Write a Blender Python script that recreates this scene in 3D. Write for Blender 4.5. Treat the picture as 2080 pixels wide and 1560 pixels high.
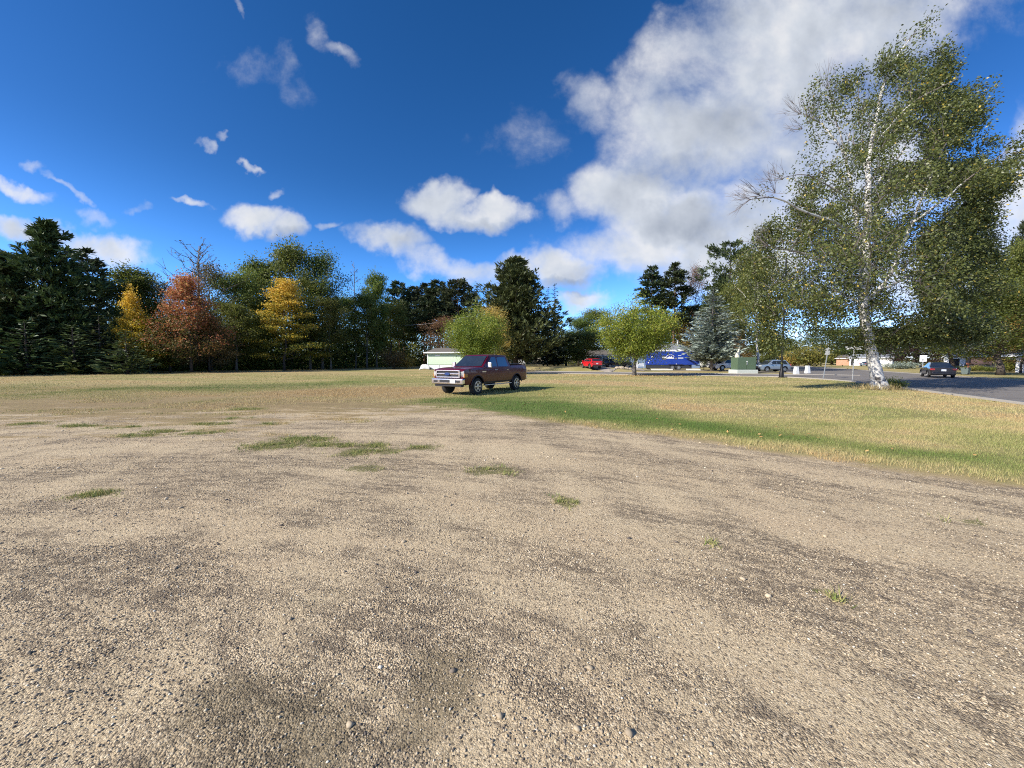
import bpy, bmesh, math, random
import numpy as np
from mathutils import Vector, Matrix

for o in list(bpy.data.objects):
    bpy.data.objects.remove(o, do_unlink=True)
scene = bpy.context.scene
COL = scene.collection
R = math.radians

# ------------------------------------------------------------------ camera
CAM_H, FPX, YH = 1.65, 781.0, 733.0
PITCH = math.atan((780.0 - YH) / FPX)
cam_d = bpy.data.cameras.new("camera")
cam_d.sensor_width = 36.0
cam_d.lens = 36.0 * FPX / 2080.0
cam_d.clip_start, cam_d.clip_end = 0.05, 6000.0
cam = bpy.data.objects.new("camera", cam_d)
COL.objects.link(cam)
cam.location = (0, 0, CAM_H)
cam.rotation_euler = (R(90) - PITCH, 0, 0)
scene.camera = cam

def ray(px, py):
    """photo pixel -> world direction (not normalised, forward part about 1)"""
    dx, u = (px - 1040.0) / FPX, (780.0 - py) / FPX
    c, s = math.cos(PITCH), math.sin(PITCH)
    return np.array([dx, c + u * s, -s + u * c])

# ------------------------------------------------------------------ sun, sky, exposure
SUN_FROM = np.array([-0.875, -0.484])          # horizontal direction the light comes from
SUN_ELEV = R(33.0)
sun_vec = Vector((SUN_FROM[0] * math.cos(SUN_ELEV), SUN_FROM[1] * math.cos(SUN_ELEV), math.sin(SUN_ELEV))).normalized()
sun_d = bpy.data.lights.new("sun", 'SUN')
sun_d.energy, sun_d.angle, sun_d.color = 5.0, R(0.53), (1.0, 0.94, 0.84)
sun = bpy.data.objects.new("sun", sun_d)
COL.objects.link(sun)
sun.rotation_euler = sun_vec.to_track_quat('Z', 'Y').to_euler()
SKY_STRENGTH = 0.055
EXPOSURE = 0.56
scene.view_settings.view_transform = 'Standard'
scene.view_settings.look = 'None'
scene.view_settings.gamma = 1.0
scene.view_settings.use_curve_mapping = False
scene.view_settings.exposure = EXPOSURE
scene.cycles.use_denoising = False
scene.cycles.filter_width = 1.1
scene.cycles.max_bounces = 6
scene.cycles.diffuse_bounces = 2
scene.cycles.glossy_bounces = 2
scene.cycles.transmission_bounces = 3
scene.cycles.transparent_max_bounces = 6
scene.cycles.caustics_reflective = False
scene.cycles.caustics_refractive = False
scene.cycles.sample_clamp_indirect = 4.0

world = bpy.data.worlds.new("World")
scene.world = world
world.use_nodes = True
world.cycles.sampling_method = 'MANUAL'
world.cycles.sample_map_resolution = 256

class NT:
    """small node-graph writer"""
    def __init__(self, tree):
        self.t = tree
        tree.nodes.clear()
    def n(self, typ, **kw):
        nd = self.t.nodes.new(typ)
        for k, v in kw.items():
            setattr(nd, k, v)
        return nd
    def put(self, sock, val):
        if isinstance(val, bpy.types.NodeSocket):
            self.t.links.new(val, sock)
        elif val is not None:
            try:
                sock.default_value = val
            except Exception:
                sock.default_value = (*val, 1.0) if hasattr(val, '__len__') and len(val) == 3 else (val,) * len(sock.default_value)
    def math(self, op, a, b=None, c=None, clamp=False):
        nd = self.n('ShaderNodeMath', operation=op, use_clamp=clamp)
        for i, x in enumerate((a, b, c)):
            self.put(nd.inputs[i], x)
        return nd.outputs[0]
    def vmath(self, op, a, b=None, out=0):
        nd = self.n('ShaderNodeVectorMath', operation=op)
        self.put(nd.inputs[0], a)
        if b is not None:
            self.put(nd.inputs[1], b)
        return nd.outputs[out]
    def noise(self, vec, scale, detail=4.0, rough=0.55, out='Fac', dist=0.0):
        nd = self.n('ShaderNodeTexNoise')
        self.put(nd.inputs['Vector'], vec)
        nd.inputs['Scale'].default_value = scale
        nd.inputs['Detail'].default_value = detail
        nd.inputs['Roughness'].default_value = rough
        nd.inputs['Distortion'].default_value = dist
        return nd.outputs[out]
    def voro(self, vec, scale, out='Color', feature='F1', rand=1.0):
        nd = self.n('ShaderNodeTexVoronoi', feature=feature)
        self.put(nd.inputs['Vector'], vec)
        nd.inputs['Scale'].default_value = scale
        nd.inputs['Randomness'].default_value = rand
        return nd.outputs[out]
    def mix(self, f, a, b, blend='MIX'):
        nd = self.n('ShaderNodeMix', data_type='RGBA', blend_type=blend)
        self.put(nd.inputs[0], f)
        self.put(nd.inputs[6], a)
        self.put(nd.inputs[7], b)
        return nd.outputs[2]
    def fmix(self, f, a, b):
        nd = self.n('ShaderNodeMix', data_type='FLOAT')
        self.put(nd.inputs[0], f)
        self.put(nd.inputs[2], a)
        self.put(nd.inputs[3], b)
        return nd.outputs[0]
    def sstep(self, x, lo, hi, a=0.0, b=1.0):
        nd = self.n('ShaderNodeMapRange', interpolation_type='SMOOTHSTEP')
        self.put(nd.inputs[0], x)
        for i, v in enumerate((lo, hi, a, b)):
            self.put(nd.inputs[i + 1], v)
        return nd.outputs[0]
    def lin(self, x, lo, hi, a=0.0, b=1.0):
        nd = self.n('ShaderNodeMapRange')
        self.put(nd.inputs[0], x)
        for i, v in enumerate((lo, hi, a, b)):
            self.put(nd.inputs[i + 1], v)
        return nd.outputs[0]
    def ramp(self, x, stops):
        nd = self.n('ShaderNodeValToRGB')
        self.put(nd.inputs[0], x)
        el = nd.color_ramp.elements
        while len(el) < len(stops):
            el.new(0.5)
        for e, (p, c) in zip(el, stops):
            e.position, e.color = p, (*c, 1.0)
        return nd.outputs[0]
    def attr(self, name, out='Fac'):
        nd = self.n('ShaderNodeAttribute')
        nd.attribute_name = name
        return nd.outputs[out]

def build_sky():
    T = NT(world.node_tree)
    out = T.n('ShaderNodeOutputWorld')
    sky = T.n('ShaderNodeTexSky', sky_type='NISHITA')
    sky.sun_disc = False
    sky.sun_elevation = SUN_ELEV
    sky.sun_rotation = math.atan2(sun_vec.x, sun_vec.y)
    sky.air_density, sky.dust_density, sky.ozone_density = 1.0, 0.35, 2.2
    # deep, saturated autumn blue: the same grade over the whole sky
    sc = T.n('ShaderNodeSeparateColor')
    T.put(sc.inputs[0], sky.outputs[0])
    cc = T.n('ShaderNodeCombineColor')
    for i, (g, k) in enumerate(((1.62, 2.0), (1.2, 1.78), (1.25, 3.1))):
        T.put(cc.inputs[i], T.math('MULTIPLY', T.math('POWER', T.math('MULTIPLY', sc.outputs[i], 0.065), g), k / SKY_STRENGTH / 2 ** EXPOSURE))
    blue0 = cc.outputs[0]
    d = T.vmath('NORMALIZE', T.n('ShaderNodeTexCoord').outputs['Generated'])
    sp = T.n('ShaderNodeSeparateXYZ')
    T.put(sp.inputs[0], d)
    x, y, z = sp.outputs
    ys = T.math('MAXIMUM', y, 0.06)
    # the air gets brighter towards the horizon, all the way round
    blue = T.vmath('SCALE', blue0)
    T.put(blue.node.inputs['Scale'], T.sstep(z, 0.0, 0.42, 2.0, 1.0))
    cb = T.n('ShaderNodeCombineXYZ')
    T.put(cb.inputs[0], T.math('DIVIDE', x, ys))
    T.put(cb.inputs[1], T.math('DIVIDE', z, ys))
    uv = cb.outputs[0]
    # ragged, wind-torn outlines: warp the directions before measuring the clouds
    w1 = T.vmath('SUBTRACT', T.noise(uv, 5.0, 4.0, 0.6, 'Color'), (0.5, 0.5, 0.5))
    w2 = T.vmath('SUBTRACT', T.noise(uv, 17.0, 4.0, 0.6, 'Color'), (0.5, 0.5, 0.5))
    wuv = T.vmath('ADD', uv, T.vmath('ADD', T.vmath('MULTIPLY', w1, (0.17, 0.13, 0)), T.vmath('MULTIPLY', w2, (0.055, 0.05, 0))))
    # clouds: pixel centre, half sizes, tilt (deg), strength
    CL = [(20, 388, 80, 19, -16, 1.0), (140, 380, 56, 9, -32, .55), (65, 343, 22, 9, 0, .32), (200, 436, 34, 12, -10, .28),
          (205, 500, 105, 38, -8, 1.15), (60, 478, 100, 26, 0, 1.0), (411, 293, 19, 11, -30, .6), (446, 282, 13, 6, 0, .4),
          (505, 330, 20, 8, -18, .6), (563, 381, 17, 8, 0, .4), (396, 411, 28, 8, -15, .55), (515, 438, 84, 32, 0, 1.25),
          (588, 458, 52, 27, -10, 1.1), (285, 415, 18, 8, 0, .3), (690, 460, 20, 7, 0, .28), (525, 138, 36, 22, 0, .08),
          (576, 125, 16, 36, 10, .14), (588, 180, 28, 16, -40, .06), (640, 68, 15, 32, 30, .2), (692, 105, 36, 11, -28, .3),
          (475, 12, 8, 22, 20, .3), (1065, 282, 36, 20, 0, .04),
          (885, 412, 68, 52, 0, 1.35), (1015, 430, 66, 29, -8, 1.25), (950, 445, 95, 30, 0, 1.15), (800, 490, 72, 36, -12, 1.1),
          (860, 532, 80, 30, -20, .8), (965, 562, 110, 28, -8, .75), (1145, 545, 82, 48, -20, 1.4), (1062, 540, 54, 34, 0, 1.0),
          (1180, 610, 62, 22, 0, 1.1), (1130, 415, 46, 34, 0, .6), (1290, 400, 140, 80, -8, 1.35), (1370, 455, 180, 90, 0, 1.3),
          (1230, 385, 80, 60, 0, 1.2), (1450, 255, 220, 130, 15, 1.25), (1570, 120, 240, 170, 20, 1.2), (1720, 50, 300, 140, 10, 1.1),
          (1390, 115, 150, 85, 30, .85), (1200, 205, 66, 50, -20, .5), (1500, 470, 180, 95, 0, 1.25), (1300, 510, 190, 60, 0, 1.2),
          (1480, 540, 240, 75, 0, 1.15), (1720, 330, 230, 160, 0, 1.1), (1900, 80, 150, 90, 0, .7), (2080, 420, 180, 180, 0, 1.0),
          (1830, 560, 270, 95, 0, .95)]
    dens = None
    for (px, py, rx, ry, rot, amp) in CL:
        c = ray(px, py)
        v = T.vmath('SUBTRACT', wuv, (c[0] / c[1], c[2] / c[1], 0))
        if rot:
            vr = T.n('ShaderNodeVectorRotate', rotation_type='Z_AXIS')
            T.put(vr.inputs['Vector'], v)
            vr.inputs['Angle'].default_value = -R(rot)
            v = vr.outputs[0]
        v = T.vmath('MULTIPLY', v, (FPX / rx, FPX / ry, 0))
        q = T.vmath('DOT_PRODUCT', v, v, out=1)
        a = T.math('MULTIPLY_ADD', q, -amp * 1.0, amp * 1.05)
        dens = a if dens is None else T.math('SMOOTH_MAX', dens, a, 0.18)
    for (px, py, rx, ry) in [(1985, 190, 62, 120), (1985, 300, 40, 60)]:      # blue gaps in the big bank
        c = ray(px, py)
        v = T.vmath('MULTIPLY', T.vmath('SUBTRACT', wuv, (c[0] / c[1], c[2] / c[1], 0)), (FPX / rx, FPX / ry, 0))
        q = T.vmath('DOT_PRODUCT', v, v, out=1)
        dens = T.math('SUBTRACT', dens, T.sstep(q, 0.0, 2.6, 0.7, 0.0))
    f1 = T.noise(uv, 5.0, 8.0, 0.62, dist=0.3)
    f2 = T.noise(uv, 2.4, 3.0, 0.5)
    dens = T.math('ADD', T.math('MAXIMUM', dens, -1.2), T.math('MULTIPLY', T.math('SUBTRACT', f1, 0.5), 1.75))
    dens = T.math('ADD', dens, T.math('MULTIPLY', T.math('SUBTRACT', f2, 0.5), 0.35))
    alpha = T.sstep(T.math('ADD', dens, T.math('MULTIPLY', T.math('SUBTRACT', T.noise(uv, 16.0, 5.0, 0.65), 0.5), 0.8)), -0.3, 1.35)
    # lit tops and grey bases: compare the thickness here with the thickness a little towards the sun
    thick = T.sstep(dens, 0.3, 1.4)
    g1, g2 = T.noise(uv, 4.2, 5.0, 0.52), T.noise(T.vmath('ADD', uv, (-0.05, 0.06, 0)), 4.2, 5.0, 0.52)
    rel = T.math('MULTIPLY', T.math('SUBTRACT', g1, g2), 1.9)
    grey = None
    for (px, py, rx, ry, a) in [(1400, 445, 110, 50, .8), (1470, 345, 190, 45, .5), (1000, 462, 100, 20, .6), (1160, 585, 90, 20, .8),
                                (880, 500, 80, 26, .5), (560, 478, 90, 14, .4), (1560, 250, 260, 90, .34), (1300, 560, 180, 30, .35), (1750, 150, 300, 150, .34)]:
        c = ray(px, py)
        v = T.vmath('MULTIPLY', T.vmath('SUBTRACT', wuv, (c[0] / c[1], c[2] / c[1], 0)), (FPX / rx, FPX / ry, 0))
        q = T.vmath('DOT_PRODUCT', v, v, out=1)
        a = T.sstep(q, 0.0, 1.5, a, 0.0)
        grey = a if grey is None else T.math('MAXIMUM', grey, a)
    def cloud_colour(sh):
        c = T.ramp(sh, [(0.0, (0.97, 0.975, 0.99)), (0.3, (0.74, 0.79, 0.87)), (1.0, (0.36, 0.41, 0.50))])
        c = T.vmath('SCALE', c)
        c.node.inputs['Scale'].default_value = 0.90 / SKY_STRENGTH / 2 ** EXPOSURE
        return c
    def backdrop(al, sh):
        bg = T.n('ShaderNodeBackground')
        T.put(bg.inputs[0], T.mix(T.math('MULTIPLY', al, 0.97), blue, cloud_colour(sh)))
        bg.inputs[1].default_value = SKY_STRENGTH
        return bg.outputs[0]
    sh = T.math('ADD', T.math('MULTIPLY', thick, 0.17), T.math('SUBTRACT', T.math('MULTIPLY', grey, 0.75), rel))
    ahead = backdrop(alpha, T.math('ADD', sh, 0.06, clamp=True))
    # the sky behind and beside the camera goes on with scattered clouds of the same sort
    zz = T.math('MAXIMUM', z, 0.05)
    cb2 = T.n('ShaderNodeCombineXYZ')
    T.put(cb2.inputs[0], T.math('DIVIDE', x, zz))
    T.put(cb2.inputs[1], T.math('DIVIDE', y, zz))
    gn = T.noise(cb2.outputs[0], 0.8, 6.0, 0.55)
    around = backdrop(T.sstep(gn, 0.53, 0.72), T.lin(gn, .55, .9, 0.1, 0.8))
    mx = T.n('ShaderNodeMixShader')
    T.put(mx.inputs[0], T.sstep(y, 0.20, 0.40))
    T.put(mx.inputs[1], around)
    T.put(mx.inputs[2], ahead)
    T.put(out.inputs[0], mx.outputs[0])
build_sky()

# ------------------------------------------------------------------ terrain
def sst(x, lo, hi):
    t = np.clip((np.asarray(x, float) - lo) / (hi - lo), 0, 1)
    return t * t * (3 - 2 * t)

ST_P, ST_D, ST_N = np.array([14.6, 46.0]), np.array([.896, -.444]), np.array([.444, .896])   # near kerb of the side street
ST_W = 7.6
def near_edge(y):
    y = np.asarray(y, float)
    return np.where(y < 45, 20.0 + (y - 15.2) * 0.47, 34.0 + (y - 45) * 0.56)
def far_edge(y):
    return 40.9 + (np.asarray(y, float) - 30.7) * 0.55

def terrain(x, y):
    x, y = np.asarray(x, float), np.asarray(y, float)
    s = (x - ST_P[0]) * ST_N[0] + (y - ST_P[1]) * ST_N[1]
    e = near_edge(y) - x
    mound = 0.62 * sst(s, ST_W + .8, ST_W + 5.5) * (1 - sst(x, 14, 21)) * sst(x, -14, -5)
    yard = 0.18 * sst(s, ST_W + 1.5, ST_W + 12) * (1 - (1 - sst(x, 14, 21)) * sst(x, -14, -5)) * sst(e, 0, 8)
    far = 0.006 * np.maximum(y - 110, 0)
    return mound + yard + far * sst(y, 110, 200)

def P(px, py):
    """photo pixel of a point on the ground -> world point"""
    d = ray(px, py)
    t = CAM_H / -d[2]
    for _ in range(20):
        p = d * t
        t = (CAM_H - float(terrain(p[0], p[1]))) / -d[2]
    p = d * t
    return np.array([p[0], p[1], float(terrain(p[0], p[1]))])
def G(px, Y):
    """column of the photo at a known depth -> point on the ground"""
    x = (px - 1040.0) / FPX * Y * math.cos(PITCH)
    return np.array([x, Y, float(terrain(x, Y))])
def ztop(py, Y):
    """height of a point seen at row py standing at depth Y"""
    d = ray(1040, py)
    return CAM_H + d[2] / d[1] * Y
def on_plane(px, py, Y):
    d = ray(px, py)
    return np.array([0, 0, CAM_H]) + d * (Y / d[1])

# ------------------------------------------------------------------ numpy noise
def _hash(ix, iy, seed):
    n = (ix.astype(np.int64) * 374761393 + iy.astype(np.int64) * 668265263 + seed * 974634533) & 0xFFFFFFFF
    n = ((n ^ (n >> 13)) * 1274126177) & 0xFFFFFFFF
    return ((n ^ (n >> 16)) & 0xFFFF) / 65535.0
def vnoise(x, y, seed=0):
    x, y = np.asarray(x, float), np.asarray(y, float)
    ix, iy = np.floor(x), np.floor(y)
    fx, fy = x - ix, y - iy
    fx, fy = fx * fx * (3 - 2 * fx), fy * fy * (3 - 2 * fy)
    a, b = _hash(ix, iy, seed), _hash(ix + 1, iy, seed)
    c, d = _hash(ix, iy + 1, seed), _hash(ix + 1, iy + 1, seed)
    return (a * (1 - fx) + b * fx) * (1 - fy) + (c * (1 - fx) + d * fx) * fy
def fbm(x, y, seed=0, oct=4):
    s, a, t = 0, 1, 0
    for i in range(oct):
        s = s + a * vnoise(x * 2 ** i, y * 2 ** i, seed + i * 17)
        t += a
        a *= 0.5
    return s / t

# ------------------------------------------------------------------ objects and meshes
def link(o, parent=None):
    COL.objects.link(o)
    if parent is not None:
        o.parent = parent
    return o
def tag(o, label=None, cat=None, group=None, kind=None):
    if label: o['label'] = label
    if cat: o['category'] = cat
    if group: o['group'] = group
    if kind: o['kind'] = kind
    return o
def thing(name, label, cat, loc=(0, 0, 0), rotz=0.0, group=None):
    o = bpy.data.objects.new(name, None)
    o.empty_display_size = 0.3
    link(o)
    o.location, o.rotation_euler = loc, (0, 0, rotz)
    return tag(o, label, cat, group)
def np_mesh(name, V, F, mat=None, smooth=False, attrs=None):
    me = bpy.data.meshes.new(name)
    V = np.asarray(V, np.float32)
    F = np.asarray(F, np.int32)
    k = F.shape[1]
    me.vertices.add(len(V))
    me.vertices.foreach_set('co', V.ravel())
    me.loops.add(F.size)
    me.loops.foreach_set('vertex_index', F.ravel())
    me.polygons.add(len(F))
    me.polygons.foreach_set('loop_start', np.arange(0, F.size, k, dtype=np.int32))
    try:
        me.polygons.foreach_set('loop_total', np.full(len(F), k, np.int32))
    except Exception:
        pass
    if smooth:
        me.polygons.foreach_set('use_smooth', np.ones(len(F), bool))
    for nm, arr in (attrs or {}).items():
        a = me.attributes.new(nm, 'FLOAT', 'POINT')
        a.data.foreach_set('value', np.asarray(arr, np.float32))
    me.update(calc_edges=True)
    if mat:
        me.materials.append(mat)
    return me
def mobj(name, me, parent=None, loc=None):
    o = bpy.data.objects.new(name, me)
    link(o, parent)
    if loc is not None:
        o.location = loc
    return o
def copy_tree(o, parent=None):
    c = o.copy()
    link(c, parent)
    for ch in list(o.children):
        copy_tree(ch, c)
    return c

class MB:
    def __init__(self):
        self.v, self.f, self.thin = [], [], []
    def add(self, vs, fs):
        b = len(self.v)
        self.v += [tuple(map(float, p)) for p in vs]
        self.f += [tuple(b + i for i in f) for f in fs]
        return self
    def box(self, c, s, rz=0.0, M=None):
        hx, hy, hz = s[0] / 2, s[1] / 2, s[2] / 2
        pts = [Vector((x, y, z)) for z in (-hz, hz) for x, y in ((-hx, -hy), (hx, -hy), (hx, hy), (-hx, hy))]
        m = Matrix.Rotation(rz, 3, 'Z') if M is None else M
        pts = [m @ p + Vector(c) for p in pts]
        return self.add(pts, [(3, 2, 1, 0), (4, 5, 6, 7), (0, 1, 5, 4), (1, 2, 6, 5), (2, 3, 7, 6), (3, 0, 4, 7)])
    def tube(self, pts, rad, n=8, cap=True):
        pts = [Vector(p) for p in pts]
        if not hasattr(rad, '__len__'):
            rad = [rad] * len(pts)
        b = len(self.v)
        if max(rad) < .031:
            self.thin.append((len(self.f), len(self.f) + (len(pts) - 1) * n))
        for i, p in enumerate(pts):
            t = (pts[min(i + 1, len(pts) - 1)] - pts[max(i - 1, 0)]).normalized()
            a = t.cross(Vector((0, 0, 1)) if abs(t.z) < .9 else Vector((1, 0, 0))).normalized()
            c = t.cross(a)
            for k in range(n):
                an = 2 * math.pi * k / n
                self.v.append(tuple(p + (a * math.cos(an) + c * math.sin(an)) * rad[i]))
        for i in range(len(pts) - 1):
            for k in range(n):
                k2 = (k + 1) % n
                self.f.append((b + i * n + k, b + i * n + k2, b + (i + 1) * n + k2, b + (i + 1) * n + k))
        if cap:
            self.f.append(tuple(b + k for k in range(n))[::-1])
            self.f.append(tuple(b + (len(pts) - 1) * n + k for k in range(n)))
        return self
    def prism(self, poly, axis, d0, d1):
        """extrude a 2-D outline along axis 0/1/2 from d0 to d1"""
        def p3(p, d):
            q = [p[0], p[1]]
            q.insert(axis, d)
            return q
        n = len(poly)
        vs = [p3(p, d0) for p in poly] + [p3(p, d1) for p in poly]
        fs = [tuple(range(n))[::-1], tuple(range(n, 2 * n))] + [(i, (i + 1) % n, n + (i + 1) % n, n + i) for i in range(n)]
        return self.add(vs, fs)
    def lathe(self, prof, n=20, axis='Z', c=(0, 0, 0)):
        b = len(self.v)
        for (r, h) in prof:
            for k in range(n):
                a = 2 * math.pi * k / n
                p = (r * math.cos(a), r * math.sin(a), h) if axis == 'Z' else (r * math.cos(a), h, r * math.sin(a))
                self.v.append((p[0] + c[0], p[1] + c[1], p[2] + c[2]))
        for i in range(len(prof) - 1):
            for k in range(n):
                k2 = (k + 1) % n
                self.f.append((b + i * n + k, b + i * n + k2, b + (i + 1) * n + k2, b + (i + 1) * n + k))
        self.f.append(tuple(b + k for k in range(n))[::-1])
        self.f.append(tuple(b + (len(prof) - 1) * n + k for k in range(n)))
        return self
    def paint_thin(self, me, mat):
        """give the twigs of a tree their own darker bark"""
        me.materials.append(mat)
        mi = np.zeros(len(me.polygons), np.int32)
        for a, b in self.thin:
            mi[a:b] = 1
        me.polygons.foreach_set('material_index', mi)
    def build(self, name, mat, parent=None, smooth=False, bevel=0.0, seg=2, loc=None, thin_mat=None):
        me = bpy.data.meshes.new(name)
        me.from_pydata(self.v, [], self.f)
        bm = bmesh.new()
        bm.from_mesh(me)
        bmesh.ops.recalc_face_normals(bm, faces=bm.faces)
        bm.to_mesh(me)
        bm.free()
        if mat:
            me.materials.append(mat)
        if thin_mat:
            self.paint_thin(me, thin_mat)
        if smooth:
            me.polygons.foreach_set('use_smooth', [True] * len(me.polygons))
            me.set_sharp_from_angle(angle=R(38))
        o = mobj(name, me, parent, loc)
        if bevel:
            m = o.modifiers.new('bevel', 'BEVEL')
            m.width, m.segments, m.limit_method = bevel, seg, 'ANGLE'
            m.angle_limit = R(40)
        return o

# ------------------------------------------------------------------ materials
_M = {}
def pmat(name, col, rough=0.6, metal=0.0, var=0.12, scale=6.0, bump=0.0, bscale=60.0, coat=0.0, spec=0.5, stain=None):
    if name in _M:
        return _M[name]
    m = bpy.data.materials.new(name)
    m.use_nodes = True
    T = NT(m.node_tree)
    out, b = T.n('ShaderNodeOutputMaterial'), T.n('ShaderNodeBsdfPrincipled')
    pos = T.n('ShaderNodeNewGeometry').outputs['Position']
    f = T.noise(pos, scale, 5.0, 0.6)
    c = T.mix(f, tuple(x * (1 - var) for x in col), tuple(min(1, x * (1 + var)) for x in col))
    if stain:
        c = T.mix(T.sstep(T.noise(pos, stain[1], 6.0, 0.65), 0.5, 0.68), c, stain[0])
    T.put(b.inputs['Base Color'], c)
    b.inputs['Roughness'].default_value = rough
    b.inputs['Metallic'].default_value = metal
    b.inputs['Specular IOR Level'].default_value = spec
    if coat:
        b.inputs['Coat Weight'].default_value = coat
        b.inputs['Coat Roughness'].default_value = 0.06
    if bump:
        bn = T.n('ShaderNodeBump')
        bn.inputs['Strength'].default_value = bump
        bn.inputs['Distance'].default_value = 0.02
        T.put(bn.inputs['Height'], T.noise(pos, bscale, 4.0, 0.6))
        T.put(b.inputs['Normal'], bn.outputs[0])
    T.put(out.inputs[0], b.outputs[0])
    _M[name] = m
    return m
def leafmat(name, stops, trans=0.35, rough=0.55, spec=0.35, objvar=0.25):
    """leaf colour from the per-leaf value 'v', light shining through"""
    if name in _M:
        return _M[name]
    m = bpy.data.materials.new(name)
    m.use_nodes = True
    T = NT(m.node_tree)
    out = T.n('ShaderNodeOutputMaterial')
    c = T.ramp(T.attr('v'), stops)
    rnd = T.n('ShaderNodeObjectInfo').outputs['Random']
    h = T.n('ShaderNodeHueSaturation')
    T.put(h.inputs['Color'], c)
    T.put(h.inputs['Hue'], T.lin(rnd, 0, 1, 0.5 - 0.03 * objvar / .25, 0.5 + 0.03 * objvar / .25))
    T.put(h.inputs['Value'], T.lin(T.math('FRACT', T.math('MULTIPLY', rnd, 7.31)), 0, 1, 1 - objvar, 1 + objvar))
    b = T.n('ShaderNodeBsdfPrincipled')
    T.put(b.inputs['Base Color'], h.outputs[0])
    b.inputs['Roughness'].default_value = rough
    b.inputs['Specular IOR Level'].default_value = spec
    tr = T.n('ShaderNodeBsdfTranslucent')
    T.put(tr.inputs[0], h.outputs[0])
    ms = T.n('ShaderNodeMixShader')
    ms.inputs[0].default_value = trans
    T.put(ms.inputs[1], b.outputs[0])
    T.put(ms.inputs[2], tr.outputs[0])
    T.put(out.inputs[0], ms.outputs[0])
    _M[name] = m
    return m

# ================================================================== GROUND
EDGE_PX = [(2080, 985), (1850, 957), (1650, 928), (1450, 897), (1250, 873), (1080, 851), (930, 829), (820, 826), (700, 836), (590, 842), (470, 846), (300, 848), (140, 846), (0, 842)]
EDGE = [(60.0, -45.0), (13.5, -2.5)] + [tuple(P(*e)[:2]) for e in EDGE_PX] + [(-28.0, 10.0), (-90.0, 4.0), (-90.0, -60.0), (60.0, -60.0)]
EDGE = np.array(EDGE)

def lawn_sdf(x, y):
    """metres inside the lawn (+) or inside the gravel lot (-)"""
    x, y = np.asarray(x, float), np.asarray(y, float)
    best = np.full(x.shape, 1e9)
    inside = np.zeros(x.shape, bool)
    n = len(EDGE)
    for i in range(n):
        a, b = EDGE[i], EDGE[(i + 1) % n]
        d = b - a
        t = np.clip(((x - a[0]) * d[0] + (y - a[1]) * d[1]) / (d @ d), 0, 1)
        best = np.minimum(best, np.hypot(x - a[0] - t * d[0], y - a[1] - t * d[1]))
        if a[1] != b[1]:
            c = (a[1] > y) != (b[1] > y)
            inside ^= c & (x < (b[0] - a[0]) * (y - a[1]) / (b[1] - a[1]) + a[0])
    return np.where(inside, -best, best)
def mix_amp(x, y):
    return 0.55 + 17.0 * sst(-x, -0.5, 7) * (1 - sst(np.asarray(y, float), 22, 34))

def seg_field(pts, wid, x, y):
    """soft band along a line of photo ground pixels"""
    best = np.zeros(np.asarray(x).shape)
    W = [P(*p)[:2] for p in pts]
    for i in range(len(W) - 1):
        a, b = W[i], W[i + 1]
        d = b - a
        t = np.clip(((x - a[0]) * d[0] + (y - a[1]) * d[1]) / (d @ d), 0, 1)
        q = np.hypot(x - a[0] - t * d[0], y - a[1] - t * d[1]) / (wid[i] * (1 - t) + wid[i + 1] * t)
        best = np.maximum(best, np.exp(-q * q))
    return best
WEEDS = [(560, 905, .55, .16), (600, 893, .35, .12), (640, 893, .4, .14), (655, 904, .4, .10), (722, 918, .32, .14), (745, 951, .28, .10), (760, 905, .3, .1), (790, 916, .3, .1),
         (1000, 957, .42, .10), (862, 908, .3, .09), (430, 862, .55, .1), (480, 851, .45, .1), (160, 866, .5, .09), (280, 886, .5, .08), (330, 878, .4, .08), (545, 862, .35, .08),
         (1148, 1020, .16, .07), (1965, 1057, .14, .05), (1440, 1098, .05, .04), (1690, 1205, .06, .04), (500, 832, .6, .14), (250, 868, .5, .1), (60, 862, .6, .1), (700, 905, .25, .08),
         (410, 880, .5, .12), (190, 1005, .25, .06)]
WEED_W = [(*P(a, b)[:2], rx, ry * 2.6) for a, b, rx, ry in WEEDS]
DIRT = [(760, 828, 2.2, .8, .5), (1100, 862, 1.3, .45, .75), (1160, 872, .9, .3, .6), (900, 838, 1.6, .5, .5), (850, 832, 1.5, .5, .5), (1710, 965, .3, .15, .5),
        (620, 1500, .34, .28, 1.0), (480, 1430, .36, .26, .9), (900, 1380, .24, .34, 1.0), (920, 1290, .14, .25, .5), (350, 1540, .3, .2, .6), (640, 1230, .35, .3, .45), (860, 1500, .2, .2, .7),
        (1250, 1330, .3, .3, .4), (250, 822, 9, 2.4, .7), (60, 832, 8, 2.0, .6), (480, 822, 5, 1.6, .7), (640, 822, 3.5, 1.0, .75), (300, 848, 5, 1.0, .4), (720, 824, 2.5, .8, .6), (1900, 975, .5, .2, .4)]
DIRT_W = [(*P(a, b)[:2], rx, ry, k) for a, b, rx, ry, k in DIRT]

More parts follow.
